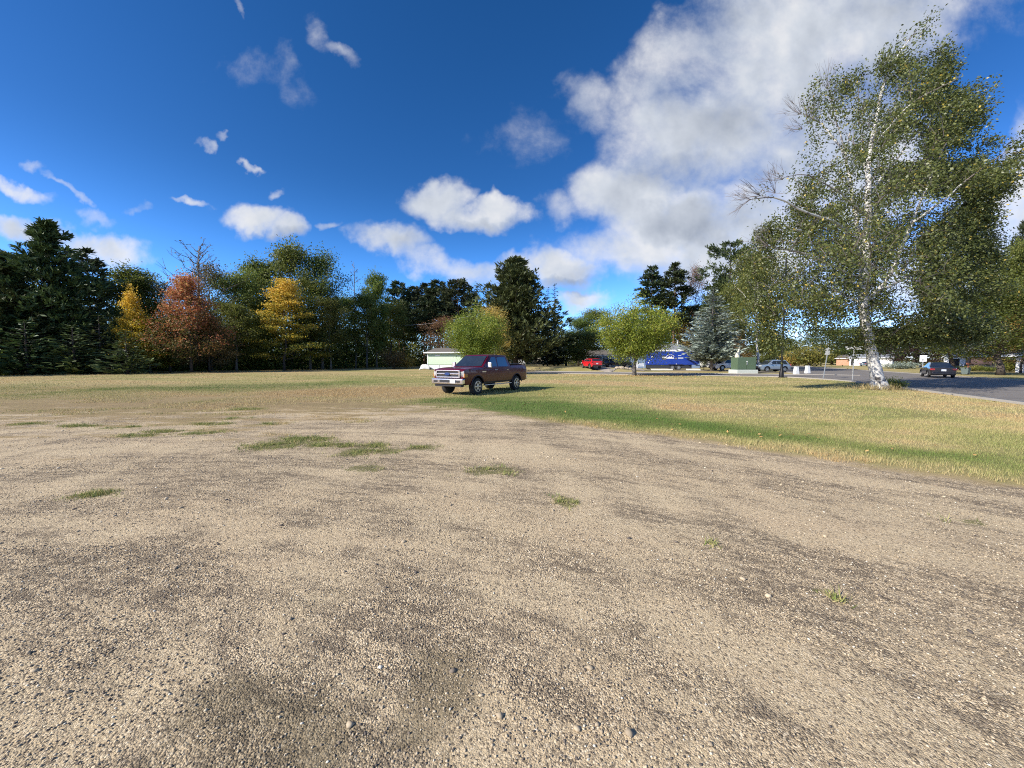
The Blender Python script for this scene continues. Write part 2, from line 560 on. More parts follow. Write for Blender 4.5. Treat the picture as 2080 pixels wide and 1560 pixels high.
def gauss_sum(L, x, y):
    o = np.zeros(np.asarray(x).shape)
    for g in L:
        k = g[4] if len(g) > 4 else 1.0
        o = np.maximum(o, k * np.exp(-(((x - g[0]) / g[2]) ** 2 + ((y - g[1]) / g[3]) ** 2)))
    return o
def greenness(x, y):
    g = .85 * seg_field([(900, 815), (1010, 818), (1150, 832), (1300, 852), (1430, 868), (1560, 884), (1720, 902), (1900, 922), (2080, 945)], [1.4, 2.8, 2.8, 1.7, 1.1, 1.0, .85, .85, 1.0], x, y)
    g = np.maximum(g, .5 * seg_field([(300, 788), (430, 786), (560, 784), (700, 776)], [3.2, 4.2, 4.2, 2.5], x, y))
    g = np.maximum(g, .25 * seg_field([(900, 765), (1200, 790), (1500, 800), (1800, 850), (2080, 900)], [3, 4, 4, 3, 2.5], x, y))
    g = g * (1 - .38 * sst(x, 1.5, 6.0))
    dry = seg_field([(700, 795), (870, 790), (830, 805)], [3, 2.2, 1.2], x, y)
    dry = np.maximum(dry, .8 * seg_field([(1090, 775), (1250, 780), (1400, 788)], [3, 3, 2.5], x, y))
    dry = np.maximum(dry, .9 * seg_field([(1390, 828), (1440, 832)], [.9, .9], x, y))
    g = g * (.35 + 1.1 * fbm(x * .6, y * .8, 41)) + (fbm(x * .12, y * .2, 5) - .5) * .7 + (fbm(x * .55, y * .9, 9) - .5) * .6 - .5 * dry + .235 + .04 * sst(-x, 4, 14) + .06 * sst(x, 4, 12)
    return np.clip(g, 0, 1)
WOOD = np.array([G(a, b)[:2] for a, b in ((-400, 34), (-20, 50), (120, 54), (260, 61), (420, 67), (560, 76), (680, 86), (800, 100), (960, 118), (1100, 124), (1600, 190))])
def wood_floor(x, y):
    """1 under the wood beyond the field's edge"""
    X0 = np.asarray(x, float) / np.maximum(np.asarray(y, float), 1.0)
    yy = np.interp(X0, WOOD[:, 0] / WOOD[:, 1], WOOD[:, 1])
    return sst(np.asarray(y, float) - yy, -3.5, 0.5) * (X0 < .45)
def relief(x, y):
    """small wheel-worn unevenness of the near ground"""
    return (fbm(x * .9, y * .9, 31, 3) - .5) * 0.035 * (1 - sst(np.hypot(x, y), 12, 25)) + (fbm(x * .25, y * .25, 37, 2) - .5) * 0.06 * (1 - sst(np.hypot(x, y), 14, 30))

_N = 340
_t = np.linspace(-1, 1, _N)
_a = 5.0
gx = _a * np.sinh(_t * math.asinh(900 / _a))
gy = 4.0 + _a * np.sinh(np.linspace(-math.asinh(70 / _a), math.asinh(1500 / _a), _N))
GX, GY = np.meshgrid(gx, gy)
GZ = terrain(GX, GY) + relief(GX, GY)
_i = np.arange(_N * _N).reshape(_N, _N)
_F = np.stack([_i[:-1, :-1].ravel(), _i[:-1, 1:].ravel(), _i[1:, 1:].ravel(), _i[1:, :-1].ravel()], 1)

def ground_material():
    m = bpy.data.materials.new("ground_gravel_and_lawn")
    m.use_nodes = True
    T = NT(m.node_tree)
    out, b = T.n('ShaderNodeOutputMaterial'), T.n('ShaderNodeBsdfPrincipled')
    pos = T.n('ShaderNodeNewGeometry').outputs['Position']
    lawn, green, dirt, weed, amp = (T.attr(k) for k in ('lawn', 'green', 'dirt', 'weed', 'amp'))
    n_a, n_b, n_c = T.noise(T.vmath('MULTIPLY', pos, (.8, 1.35, 1)), .6, 6, .66), T.noise(pos, 3.2, 5, .6), T.noise(pos, 22, 4, .6)
    streak = T.noise(T.vmath('MULTIPLY', pos, (.35, 1.5, 1)), 1.4, 6, .68)
    ragged = T.math('ADD', T.math('MULTIPLY', T.math('ADD', T.math('SUBTRACT', n_a, .5), T.math('MULTIPLY', T.math('SUBTRACT', streak, .5), 1.1)), amp), T.math('MULTIPLY', T.math('SUBTRACT', n_b, .5), T.math('MULTIPLY_ADD', amp, .28, .55)))
    soft = T.math('MULTIPLY_ADD', amp, .11, .2)
    mask = T.sstep(T.math('DIVIDE', T.math('ADD', lawn, ragged), soft), -1.0, 1.0)
    # wheel tracks curve round a point left of the camera
    rel = T.vmath('SUBTRACT', pos, (-5.0, -7.0, 0))
    sp = T.n('ShaderNodeSeparateXYZ')
    T.put(sp.inputs[0], rel)
    rad = T.vmath('LENGTH', rel, out=1)
    ang = T.math('ARCTAN2', sp.outputs[1], sp.outputs[0])
    cb = T.n('ShaderNodeCombineXYZ')
    T.put(cb.inputs[0], rad)
    T.put(cb.inputs[1], T.math('MULTIPLY', ang, 2.6))
    track = T.noise(cb.outputs[0], 1.15, 5, .6)
    track2 = T.noise(cb.outputs[0], 3.4, 4, .6)
    band = T.math('ADD', T.math('MULTIPLY', track, .62), T.math('MULTIPLY', track2, .38))
    band = T.math('ADD', band, T.math('MULTIPLY', T.math('SUBTRACT', n_a, .5), .25))
    lane = T.noise(T.vmath('MULTIPLY', pos, (1.5, .33, 1)), 1.0, 5, .6)          # straight wheel lanes leading away from the camera
    band = T.math('ADD', band, T.math('MULTIPLY', T.math('SUBTRACT', lane, .5), .42))
    grit = T.sstep(band, .40, .62)                        # 0 = fine swept sand, 1 = loose stones
    sand = T.mix(n_b, (.53, .415, .265), (.65, .51, .335))
    sand = T.mix(T.sstep(n_a, .4, .7), sand, (.57, .41, .26))
    v1 = T.voro(pos, 105.0)
    sep = T.n('ShaderNodeSeparateColor')
    T.put(sep.inputs[0], v1)
    stone = T.ramp(sep.outputs[0], [(0, (.045, .04, .036)), (.22, (.16, .125, .098)), (.45, (.42, .32, .21)), (.8, (.66, .51, .34)), (1, (.78, .66, .50))])
    v2 = T.voro(pos, 240.0)
    sep2 = T.n('ShaderNodeSeparateColor')
    T.put(sep2.inputs[0], v2)
    grain = T.ramp(sep2.outputs[0], [(0, (.15, .11, .08)), (.25, (.48, .38, .245)), (.75, (.67, .535, .365)), (1, (.80, .68, .51))])
    sand = T.mix(.55, sand, grain)
    pick = T.sstep(T.math('ADD', sep.outputs[1], T.math('MULTIPLY_ADD', grit, .75, -.62)), -.1, .12)
    grav = T.mix(T.math('MULTIPLY', pick, .8), sand, stone)
    # far away the single stones blur into darker and paler blotches
    blot = T.noise(cb.outputs[0], 9.0, 6, .7)
    dull = T.math('MULTIPLY', T.lin(grit, 0, 1, .12, 1.0), T.sstep(T.math('ADD', blot, T.math('MULTIPLY', T.math('SUBTRACT', T.noise(pos, 13, 5, .75), .5), .8)), .44, .60))
    grav = T.mix(T.math('MULTIPLY', dull, .72), grav, (.135, .105, .08))
    damp = T.sstep(T.math('ADD', dirt, T.math('MULTIPLY', T.math('SUBTRACT', T.noise(pos, 5.5, 6, .7), .5), 1.3)), .22, .85)
    grav = T.mix(T.math('MULTIPLY', T.math('MULTIPLY', damp, T.sstep(dirt, .03, .2)), .55), grav, (.105, .085, .05))
    wmask = T.sstep(T.math('ADD', weed, T.math('ADD', T.math('MULTIPLY', T.math('SUBTRACT', n_b, .5), .9), T.math('MULTIPLY', T.math('SUBTRACT', T.noise(pos, 9, 5, .7), .5), 1.5))), .34, .62)
    grav = T.mix(T.math('MULTIPLY', T.math('MULTIPLY', wmask, T.sstep(n_c, .25, .5)), .8), grav, T.mix(n_c, (.09, .10, .03), (.19, .18, .065)))
    gtone = T.math('ADD', green, T.math('MULTIPLY', T.math('SUBTRACT', n_b, .5), .30))
    gtone = T.math('ADD', gtone, T.math('MULTIPLY', T.math('SUBTRACT', n_c, .5), .35))
    grass = T.ramp(gtone, [(0, (.50, .36, .18)), (.18, (.47, .375, .18)), (.40, (.35, .315, .125)), (.70, (.20, .225, .07)), (1, (.11, .17, .04))])
    fine = T.noise(pos, 60, 4, .7)
    thin = T.noise(T.vmath('MULTIPLY', pos, (.55, 1.3, 1)), 1.1, 7, .7)
    grass = T.mix(T.sstep(thin, .5, .72, 0, .5), grass, (.27, .19, .09))
    grass = T.mix(T.lin(fine, .3, .75, 0, .55), grass, T.mix(n_c, (.10, .075, .03), (.2, .16, .06)))
    grav = T.mix(1.0, grav, (.97, .965, .90), 'MULTIPLY')
    grass = T.mix(T.math('MULTIPLY', dirt, T.lin(n_b, .3, .7, .35, .95)), grass, T.mix(n_c, (.17, .125, .065), (.33, .24, .13)))
    col = T.mix(mask, grav, grass)
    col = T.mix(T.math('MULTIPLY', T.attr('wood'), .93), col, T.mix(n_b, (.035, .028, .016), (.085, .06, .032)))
    rim = T.math('MULTIPLY', T.math('MULTIPLY', mask, T.math('SUBTRACT', 1.0, mask)), 1.6)
    thinned = T.math('MULTIPLY', mask, T.lin(T.math('SUBTRACT', amp, T.math('MULTIPLY', lawn, .75)), 0, 15, 0, .92), clamp=True)
    col = T.mix(T.math('MULTIPLY', thinned, T.lin(n_b, .35, .65, .45, 1.0)), col, T.mix(n_c, (.20, .145, .075), (.34, .245, .135)))
    col = T.mix(T.math('MULTIPLY', rim, .8), col, (.33, .23, .11))
    T.put(b.inputs['Base Color'], col)
    b.inputs['Roughness'].default_value = .92
    b.inputs['Specular IOR Level'].default_value = .12
    d1 = T.voro(pos, 105.0, 'Distance')
    hgt = T.math('ADD', T.math('MULTIPLY', T.math('SUBTRACT', 1.0, d1), T.lin(grit, 0, 1, .35, 1.0)), T.math('MULTIPLY', T.noise(pos, 160, 3, .7), .6))
    hgt = T.math('ADD', hgt, T.math('MULTIPLY', T.noise(pos, 26, 4, .65), 1.2))
    hgt = T.fmix(mask, hgt, T.math('MULTIPLY', fine, 2.2))
    bn = T.n('ShaderNodeBump')
    bn.inputs['Strength'].default_value = .9
    bn.inputs['Distance'].default_value = .012
    T.put(bn.inputs['Height'], hgt)
    T.put(b.inputs['Normal'], bn.outputs[0])
    T.put(out.inputs[0], b.outputs[0])
    return m
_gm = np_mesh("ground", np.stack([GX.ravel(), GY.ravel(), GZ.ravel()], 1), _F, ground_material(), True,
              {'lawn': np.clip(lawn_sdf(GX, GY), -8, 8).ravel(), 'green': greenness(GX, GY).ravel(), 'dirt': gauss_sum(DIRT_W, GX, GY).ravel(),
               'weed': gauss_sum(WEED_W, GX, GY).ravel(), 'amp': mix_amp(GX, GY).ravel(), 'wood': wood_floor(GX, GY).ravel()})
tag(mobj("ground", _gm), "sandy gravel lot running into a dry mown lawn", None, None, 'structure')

# ------------------------------------------------------------------ roads
asphalt = pmat("asphalt", (.175, .155, .135), .9, 0, .18, 1.2, .35, 120, stain=((.13, .115, .10), .5))
concrete = pmat("concrete", (.31, .28, .235), .9, 0, .12, 3, .3, 60)
def strip(name, A, B, mat, dz, kind_label, h=0.0):
    """ribbon between two point rows; h > 0 makes it a raised kerb with faces down to the road"""
    A, B = np.array(A), np.array(B)
    n = len(A)
    za, zb = terrain(A[:, 0], A[:, 1]) + dz + h, terrain(B[:, 0], B[:, 1]) + dz + h
    rows = [np.c_[A, za], np.c_[B, zb]]
    if h:
        rows = [np.c_[A, za - h - .08]] + rows + [np.c_[B, zb - h - .08]]
    V = np.concatenate(rows)
    F = [(r * n + i, r * n + i + 1, (r + 1) * n + i + 1, (r + 1) * n + i) for r in range(len(rows) - 1) for i in range(n - 1)]
    o = mobj(name, np_mesh(name, V, F, mat))
    return tag(o, kind_label, None, None, 'structure')
ry = np.concatenate([np.linspace(-60, 20, 30), np.linspace(21, 90, 60), np.linspace(95, 420, 40)])
strip("road", np.c_[near_edge(ry), ry], np.c_[far_edge(ry), ry], asphalt, .034, "wide grey asphalt road running away past the birch")
def st(t, s):
    return ST_P + ST_D * t + ST_N * s
tt = np.linspace(-16, 21.5, 40)
strip("side_street", [st(t, 0) for t in tt], [st(t, ST_W) for t in tt], asphalt, .028, "narrow asphalt street crossing behind the lawn")
kt = np.linspace(-16, 13.6, 40)
strip("kerb", [st(t, -.32) for t in kt], [st(t, .02) for t in kt], concrete, 0, "pale concrete kerb along the near side of the street", .07)
kt = np.linspace(-16, 23, 40)
strip("kerb", [st(t, ST_W - .02) for t in kt], [st(t, ST_W + .34) for t in kt], concrete, 0, "pale concrete kerb along the far side of the street", .09)
# rounded corner where the street meets the road, then the kerb on along the road
corner_end = st(13.6, 0)
yk = np.linspace(-40, 30.5, 50)
near_line = np.c_[near_edge(yk), yk][::-1]
p0, p1, p2 = corner_end, np.array([near_edge(37.5) - 1.6, 37.6]), near_line[0]
bez = [((1 - u) ** 2) * p0 + 2 * u * (1 - u) * p1 + u * u * p2 for u in np.linspace(0, 1, 12)]
line = np.array(list(bez) + list(near_line[1:]))
tang = np.gradient(line, axis=0)
nrm = np.c_[tang[:, 1], -tang[:, 0]] / np.linalg.norm(tang, axis=1)[:, None]
strip("kerb", line - nrm * -.02, line + nrm * .36, concrete, 0, "pale concrete kerb between the lawn and the wide road", .08)
fy = np.linspace(-20, 300, 120)
strip("kerb", np.c_[far_edge(fy), fy], np.c_[far_edge(fy) + .55, fy], concrete, 0, "pale concrete kerb along the far side of the wide road", .1)
ny2 = np.linspace(50, 300, 90)
strip("kerb", np.c_[near_edge(ny2) - .4, ny2], np.c_[near_edge(ny2), ny2], concrete, 0, "pale concrete kerb of the wide road beyond the street corner", .1)
# fill the corner between street, bend and road
cv = [tuple(p) for p in bez] + [(near_edge(44.0) + 2, 44.0), tuple(st(15.5, 3.0))]
me = bpy.data.meshes.new("corner")
me.from_pydata([(p[0], p[1], .031) for p in cv], [], [tuple(range(len(cv)))])
me.materials.append(asphalt)
tag(mobj("road_corner", me), "asphalt where the side street widens into the road", None, None, 'structure')
drive = pmat("pale_gravel_drive", (.34, .29, .225), .95, 0, .2, 2.5, .4, 50)
def patch(name, px, mat, dz, label):
    pts = [P(*p) for p in px]
    # fan of a finely cut polygon so that it follows the ground
    pts = np.array(pts)[:, :2]
    poly = []
    for i in range(len(pts)):
        a, b = pts[i], pts[(i + 1) % len(pts)]
        for u in np.linspace(0, 1, 6)[:-1]:
            poly.append(a + (b - a) * u)
    poly = np.array(poly)
    c = poly.mean(0)
    V, F, n = [], [], len(poly)
    rings = [1, .8, .6, .4, .2]
    for r in rings:
        for p in poly:
            q = c + (p - c) * r
            V.append((q[0], q[1], float(terrain(*q)) + dz))
    V.append((c[0], c[1], float(terrain(*c)) + dz))
    for k in range(len(rings) - 1):
        for i in range(n):
            F.append((k * n + i, k * n + (i + 1) % n, (k + 1) * n + (i + 1) % n, (k + 1) * n + i))
    for i in range(n):
        F.append(((len(rings) - 1) * n + i, (len(rings) - 1) * n + (i + 1) % n, len(V) - 1))
    m = bpy.data.meshes.new(name)
    m.from_pydata(V, [], F)
    m.materials.append(mat)
    return tag(mobj(name, m), label, None, None, 'structure')
patch("driveway", [(1188, 746), (1262, 745.5), (1300, 748), (1310, 754), (1262, 754), (1240, 749)], drive, .05, "pale driveway under the black pickup behind the round maple")
patch("driveway", [(1290, 752), (1330, 753), (1560, 757.2), (1600, 757), (1560, 754.5), (1420, 752.5), (1330, 750.5)], drive, .05, "pale parking strip under the blue trailer and the white van")

# ------------------------------------------------------------------ loose stones (real geometry near the camera)
rng = np.random.default_rng(7)
def pebbles(n, ymin, ymax, smin, smax, seed, lod):
    r = np.random.default_rng(seed)
    # even per area inside the view wedge
    Y = np.sqrt(r.uniform(ymin ** 2, ymax ** 2, n))
    X = r.uniform(-1.42, 1.42, n) * Y
    keep = lawn_sdf(X, Y) + (fbm(X * 1.1, Y * 1.1, 3) - .5) * mix_amp(X, Y) < .1
    rad = np.hypot(X + 5, Y + 7)
    an = np.arctan2(Y + 7, X + 5)
    dens = fbm(rad * 1.3, an * 3.0, 51) * .6 + fbm(X * 1.5, Y * 1.5, 57) * .4
    keep &= r.uniform(0, 1, n) < .18 + .82 * sst(dens, .40, .60)
    X, Y = X[keep], Y[keep]
    n = len(X)
    s = smin + (smax - smin) * r.uniform(0, 1, n) ** 2.6
    if lod:
        ph = (1 + 5 ** .5) / 2
        B = np.array([(-1, ph, 0), (1, ph, 0), (-1, -ph, 0), (1, -ph, 0), (0, -1, ph), (0, 1, ph), (0, -1, -ph), (0, 1, -ph), (ph, 0, -1), (ph, 0, 1), (-ph, 0, -1), (-ph, 0, 1)], float) / 1.902
        FB = np.array([(0, 11, 5), (0, 5, 1), (0, 1, 7), (0, 7, 10), (0, 10, 11), (1, 5, 9), (5, 11, 4), (11, 10, 2), (10, 7, 6), (7, 1, 8), (3, 9, 4), (3, 4, 2), (3, 2, 6), (3, 6, 8), (3, 8, 9), (4, 9, 5), (2, 4, 11), (6, 2, 10), (8, 6, 7), (9, 8, 1)])
    else:
        B = np.array([(1, 0, 0), (-1, 0, 0), (0, 1, 0), (0, -1, 0), (0, 0, 1), (0, 0, -1)], float)
        FB = np.array([(0, 2, 4), (2, 1, 4), (1, 3, 4), (3, 0, 4), (2, 0, 5), (1, 2, 5), (3, 1, 5), (0, 3, 5)])
    k = len(B)
    V = B[None] * r.uniform(.72, 1.28, (n, k, 1))
    V = V * np.stack([r.uniform(.8, 1.35, n), r.uniform(.7, 1.1, n), r.uniform(.42, .8, n)], 1)[:, None] * (s / 2)[:, None, None]
    th = r.uniform(0, 2 * np.pi, n)
    c, si = np.cos(th)[:, None], np.sin(th)[:, None]
    V = np.stack([V[..., 0] * c - V[..., 1] * si, V[..., 0] * si + V[..., 1] * c, V[..., 2]], -1)
    V += np.stack([X, Y, terrain(X, Y) + relief(X, Y) + s * .10 + .001], 1)[:, None]
    F = (FB[None] + (np.arange(n) * k)[:, None, None]).reshape(-1, 3)
    v = np.repeat(np.clip(r.normal(.52, .26, n), 0, 1), k)
    return V.reshape(-1, 3), F, v
stone_mat = bpy.data.materials.new("loose_stone")
stone_mat.use_nodes = True
_T = NT(stone_mat.node_tree)
_o, _b = _T.n('ShaderNodeOutputMaterial'), _T.n('ShaderNodeBsdfPrincipled')
_p = _T.n('ShaderNodeNewGeometry').outputs['Position']
_c = _T.ramp(_T.attr('v'), [(0, (.055, .05, .05)), (.25, (.16, .13, .105)), (.5, (.42, .335, .23)), (.75, (.60, .48, .335)), (.93, (.70, .585, .43)), (1, (.78, .72, .61))])
_c = _T.mix(1.0, _c, (.97, .968, .91), 'MULTIPLY')
_T.put(_b.inputs['Base Color'], _T.mix(_T.lin(_T.noise(_p, 320, 3, .7), .3, .7, 0, .4), _c, (.24, .19, .15)))
_b.inputs['Roughness'].default_value = .85
_b.inputs['Specular IOR Level'].default_value = .25
_T.put(_o.inputs[0], _b.outputs[0])
_parts = [pebbles(42000, 1.0, 3.3, .004, .0155, 1, True), pebbles(60000, 3.1, 6.5, .006, .019, 2, False), pebbles(22000, 6.3, 12.0, .010, .026, 3, False), pebbles(1500, 1.3, 9.0, .014, .042, 4, True)]
_V = np.concatenate([p[0] for p in _parts])
_off = np.cumsum([0] + [len(p[0]) for p in _parts])
_Fc = np.concatenate([p[1] + o for p, o in zip(_parts, _off)])
tag(mobj("gravel", np_mesh("gravel", _V, _Fc, stone_mat, False, {'v': np.concatenate([p[2] for p in _parts])})),
    "loose brown and grey stones strewn over the sandy lot", "gravel", None, 'stuff')

# ------------------------------------------------------------------ grass blades
def blades(X, Y, h, w, v, seed, n_per=3, lean=.55):
    r = np.random.default_rng(seed)
    n = len(X)
    X, Y, h, w, v = (np.repeat(a, n_per) for a in (X, Y, h, w, v))
    N = n * n_per
    X = X + r.normal(0, .025, N)
    Y = Y + r.normal(0, .025, N)
    Z = terrain(X, Y) + relief(X, Y)
    a = r.uniform(0, 2 * np.pi, N)
    l = r.uniform(.15, 1.0, N) * lean * h
    hh = h * r.uniform(.55, 1.15, N)
    b = r.uniform(0, 2 * np.pi, N)
    wx, wy = np.cos(b) * w / 2, np.sin(b) * w / 2
    base = np.stack([X, Y, Z - .005], 1)
    s = np.stack([wx, wy, 0 * wx], 1)
    tip = base + np.stack([np.cos(a) * l, np.sin(a) * l, hh], 1)
    V = np.stack([base - s, base + s, tip], 1).reshape(-1, 3)
    vv = np.repeat(np.clip(v + r.normal(0, .10, N), 0, 1), 3)
    return V, vv
def in_wedge(n, y0, y1, seed):
    r = np.random.default_rng(seed)
    Y = np.sqrt(r.uniform(y0 ** 2, y1 ** 2, n))
    return r.uniform(-1.42, 1.42, n) * Y, Y, r
gv, ga = [], []
def sow(n, y0, y1, seed, h0, w0, n_per):
    X, Y, r = in_wedge(n, y0, y1, seed)
    sd = lawn_sdf(X, Y)
    m = sd + (fbm(X * .5, Y * 1.1, 11) - .62) * mix_amp(X, Y) * 1.2 + (fbm(X * 3, Y * 3, 13) - .5) * .9
    keep = (m > 0) & (X < near_edge(Y) - .5) & (r.uniform(0, 1, len(X)) < .35 + .65 * sst(m, 0, .8))
    s = (X - ST_P[0]) * ST_N[0] + (Y - ST_P[1]) * ST_N[1]
    keep &= s < -.5
    X, Y, sd = X[keep], Y[keep], sd[keep]
    v = greenness(X, Y)
    rim = np.exp(-(sd / .7) ** 2) * (X > 1)
    v = v * (1 - .9 * rim * sst(fbm(X * 1.3, Y * 1.3, 87), .3, .55))
    h = h0 * (.65 + .7 * fbm(X * .8, Y * .8, 21)) * (1 + .5 * rim)
    V, vv = blades(X, Y, h, np.full(len(X), w0), v, seed + 1, n_per)
    gv.append(V); ga.append(vv)
sow(70000, 4.2, 11, 101, .055, .008, 3)
sow(80000, 11, 24, 103, .06, .016, 2)
sow(60000, 24, 50, 105, .07, .035, 1)
# weeds in the gravel
for k, (wx_, wy_, rx, ry_) in enumerate(WEED_W):
    r = np.random.default_rng(400 + k)
    n = int(min(1400, 60 + 2600 * rx * ry_))
    X = wx_ + r.normal(0, rx * .52, n)
    Y = wy_ + r.normal(0, ry_ * .52, n)
    keep = fbm(X * 4, Y * 4, 23 + k) > .5
    X, Y = X[keep], Y[keep]
    V, vv = blades(X, Y, r.uniform(.025, .075, len(X)), np.full(len(X), .011), np.clip(.56 + r.normal(0, .16, len(X)), .2, .9), 500 + k, 3, 1.2)
    gv.append(V); ga.append(vv)
grass_mat = leafmat("grass_blade", [(0, (.48, .33, .15)), (.18, (.54, .43, .21)), (.42, (.39, .36, .14)), (.72, (.21, .255, .07)), (1, (.11, .19, .04))], .25, .7, .15, 0.0)
_V = np.concatenate(gv)
tag(mobj("grass", np_mesh("grass", _V, np.arange(len(_V)).reshape(-1, 3), grass_mat, False, {'v': np.concatenate(ga)})),
    "short dry and green grass of the mown lawn", "grass", None, 'stuff')
# fallen leaves: a scatter over the lawn, thick under the round maple
r = np.random.default_rng(77)
mp = P(1288, 763)
LX = np.concatenate([mp[0] + r.normal(0, 4.0, 1100), r.uniform(-30, 22, 700), G(430, 55)[0] + r.normal(0, 9, 500), P(1380, 0 + 880)[0] + r.normal(0, 3, 60)])
LY = np.concatenate([mp[1] - 1.5 + r.normal(0, 1.8, 1100), r.uniform(9, 42, 700), 55 + r.normal(0, 2.5, 500), P(1380, 880)[1] + r.normal(0, 1.2, 60)])
k = (LX < near_edge(LY) - .6) & (lawn_sdf(LX, LY) > .2)
LX, LY = LX[k], LY[k]
n = len(LX)
sz = r.uniform(.03, .07, n) * (1 + LY / 40)
c = np.stack([LX, LY, terrain(LX, LY) + relief(LX, LY) + .05], 1)
t = r.normal(0, 1, (n, 3)) * [1, 1, .35]
t /= np.linalg.norm(t, axis=1)[:, None]
u = np.cross(t, r.normal(0, .25, (n, 3)) + [0, 0, 1.0])
u /= np.linalg.norm(u, axis=1)[:, None]
_V = np.stack([c + t * sz[:, None] * .5, c + u * sz[:, None] * .35, c - t * sz[:, None] * .5, c - u * sz[:, None] * .35], 1).reshape(-1, 3)
dead = leafmat("fallen_leaf", [(0, (.42, .22, .07)), (.5, (.55, .33, .12)), (1, (.62, .47, .24))], .15, .7, .2, 0.0)
tag(mobj("fallen_leaves", np_mesh("fallen_leaves", _V, np.arange(len(_V)).reshape(-1, 4), dead, False, {'v': np.repeat(r.uniform(0, 1, n), 4)})),
    "dry brown leaves scattered over the lawn and under the maple", "leaves", None, 'stuff')

# ================================================================== TREES
bark_dark = pmat("bark_dark", (.075, .058, .045), .95, 0, .35, 9, .6, 40)
bark_grey = pmat("bark_grey", (.17, .15, .13), .95, 0, .3, 9, .6, 40)
bark_red = pmat("bark_red_pine", (.22, .13, .085), .95, 0, .35, 7, .6, 30)
def birch_bark():
    m = bpy.data.materials.new("birch_bark")
    m.use_nodes = True
    T = NT(m.node_tree)
    out, b = T.n('ShaderNodeOutputMaterial'), T.n('ShaderNodeBsdfPrincipled')
    pos = T.n('ShaderNodeNewGeometry').outputs['Position']
    st_ = T.vmath('MULTIPLY', pos, (1.0, 1.0, 4.5))
    n1, n2 = T.noise(st_, 2.2, 6, .65), T.noise(T.vmath('MULTIPLY', pos, (1, 1, 9)), 5.0, 5, .7)
    c = T.mix(n1, (.46, .43, .38), (.72, .70, .65))
    c = T.mix(T.sstep(n2, .60, .66), c, (.06, .05, .045))
    c = T.mix(T.sstep(T.noise(pos, 1.7, 5, .7), .54, .66), c, (.14, .12, .10))
    T.put(b.inputs['Base Color'], c)
    b.inputs['Roughness'].default_value = .75
    bn = T.n('ShaderNodeBump')
    bn.inputs['Strength'].default_value = .5
    bn.inputs['Distance'].default_value = .02
    T.put(bn.inputs['Height'], n2)
    T.put(b.inputs['Normal'], bn.outputs[0])
    T.put(out.inputs[0], b.outputs[0])
    return m
bark_birch = birch_bark()
twig = pmat('birch_twig', (.16, .13, .115), .9, 0, .3, 9)

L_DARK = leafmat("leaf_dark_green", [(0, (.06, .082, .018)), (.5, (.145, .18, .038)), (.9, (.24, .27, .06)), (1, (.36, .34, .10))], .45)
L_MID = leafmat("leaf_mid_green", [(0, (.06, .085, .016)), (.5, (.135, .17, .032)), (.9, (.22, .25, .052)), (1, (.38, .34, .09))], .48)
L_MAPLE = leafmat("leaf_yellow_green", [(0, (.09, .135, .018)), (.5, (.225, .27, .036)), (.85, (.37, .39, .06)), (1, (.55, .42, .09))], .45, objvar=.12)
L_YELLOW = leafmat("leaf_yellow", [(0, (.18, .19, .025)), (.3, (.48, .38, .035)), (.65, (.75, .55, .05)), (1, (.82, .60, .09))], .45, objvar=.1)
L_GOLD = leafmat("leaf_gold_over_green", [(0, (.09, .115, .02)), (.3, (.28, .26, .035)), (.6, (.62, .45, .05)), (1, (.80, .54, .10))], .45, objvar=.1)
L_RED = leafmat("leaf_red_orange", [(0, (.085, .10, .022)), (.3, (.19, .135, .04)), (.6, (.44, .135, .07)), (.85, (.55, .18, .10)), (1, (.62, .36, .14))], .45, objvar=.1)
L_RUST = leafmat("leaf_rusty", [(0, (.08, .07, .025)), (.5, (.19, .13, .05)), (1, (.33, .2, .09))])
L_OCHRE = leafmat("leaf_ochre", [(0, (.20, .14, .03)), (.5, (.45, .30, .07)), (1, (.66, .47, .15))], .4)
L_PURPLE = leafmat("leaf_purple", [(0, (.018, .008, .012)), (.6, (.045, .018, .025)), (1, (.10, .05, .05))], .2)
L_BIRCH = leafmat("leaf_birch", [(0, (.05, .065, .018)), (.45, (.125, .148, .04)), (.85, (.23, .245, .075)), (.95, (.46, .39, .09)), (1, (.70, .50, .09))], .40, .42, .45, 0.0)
L_BIRCH2 = leafmat("leaf_small_birch", [(0, (.06, .078, .018)), (.45, (.135, .155, .035)), (.85, (.24, .24, .06)), (1, (.6, .43, .1))], .4, .45, .5, 0.0)
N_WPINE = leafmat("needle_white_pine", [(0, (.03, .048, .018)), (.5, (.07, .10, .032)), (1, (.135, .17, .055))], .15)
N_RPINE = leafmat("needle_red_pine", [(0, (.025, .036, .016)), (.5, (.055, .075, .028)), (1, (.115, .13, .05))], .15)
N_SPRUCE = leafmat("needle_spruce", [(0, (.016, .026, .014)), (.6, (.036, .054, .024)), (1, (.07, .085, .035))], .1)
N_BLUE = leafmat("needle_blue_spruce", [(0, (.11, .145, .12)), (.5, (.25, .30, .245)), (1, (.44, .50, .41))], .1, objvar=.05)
L_BUSH = leafmat("leaf_yellow_bush", [(0, (.08, .10, .02)), (.5, (.22, .23, .045)), (1, (.42, .38, .09))], .4)

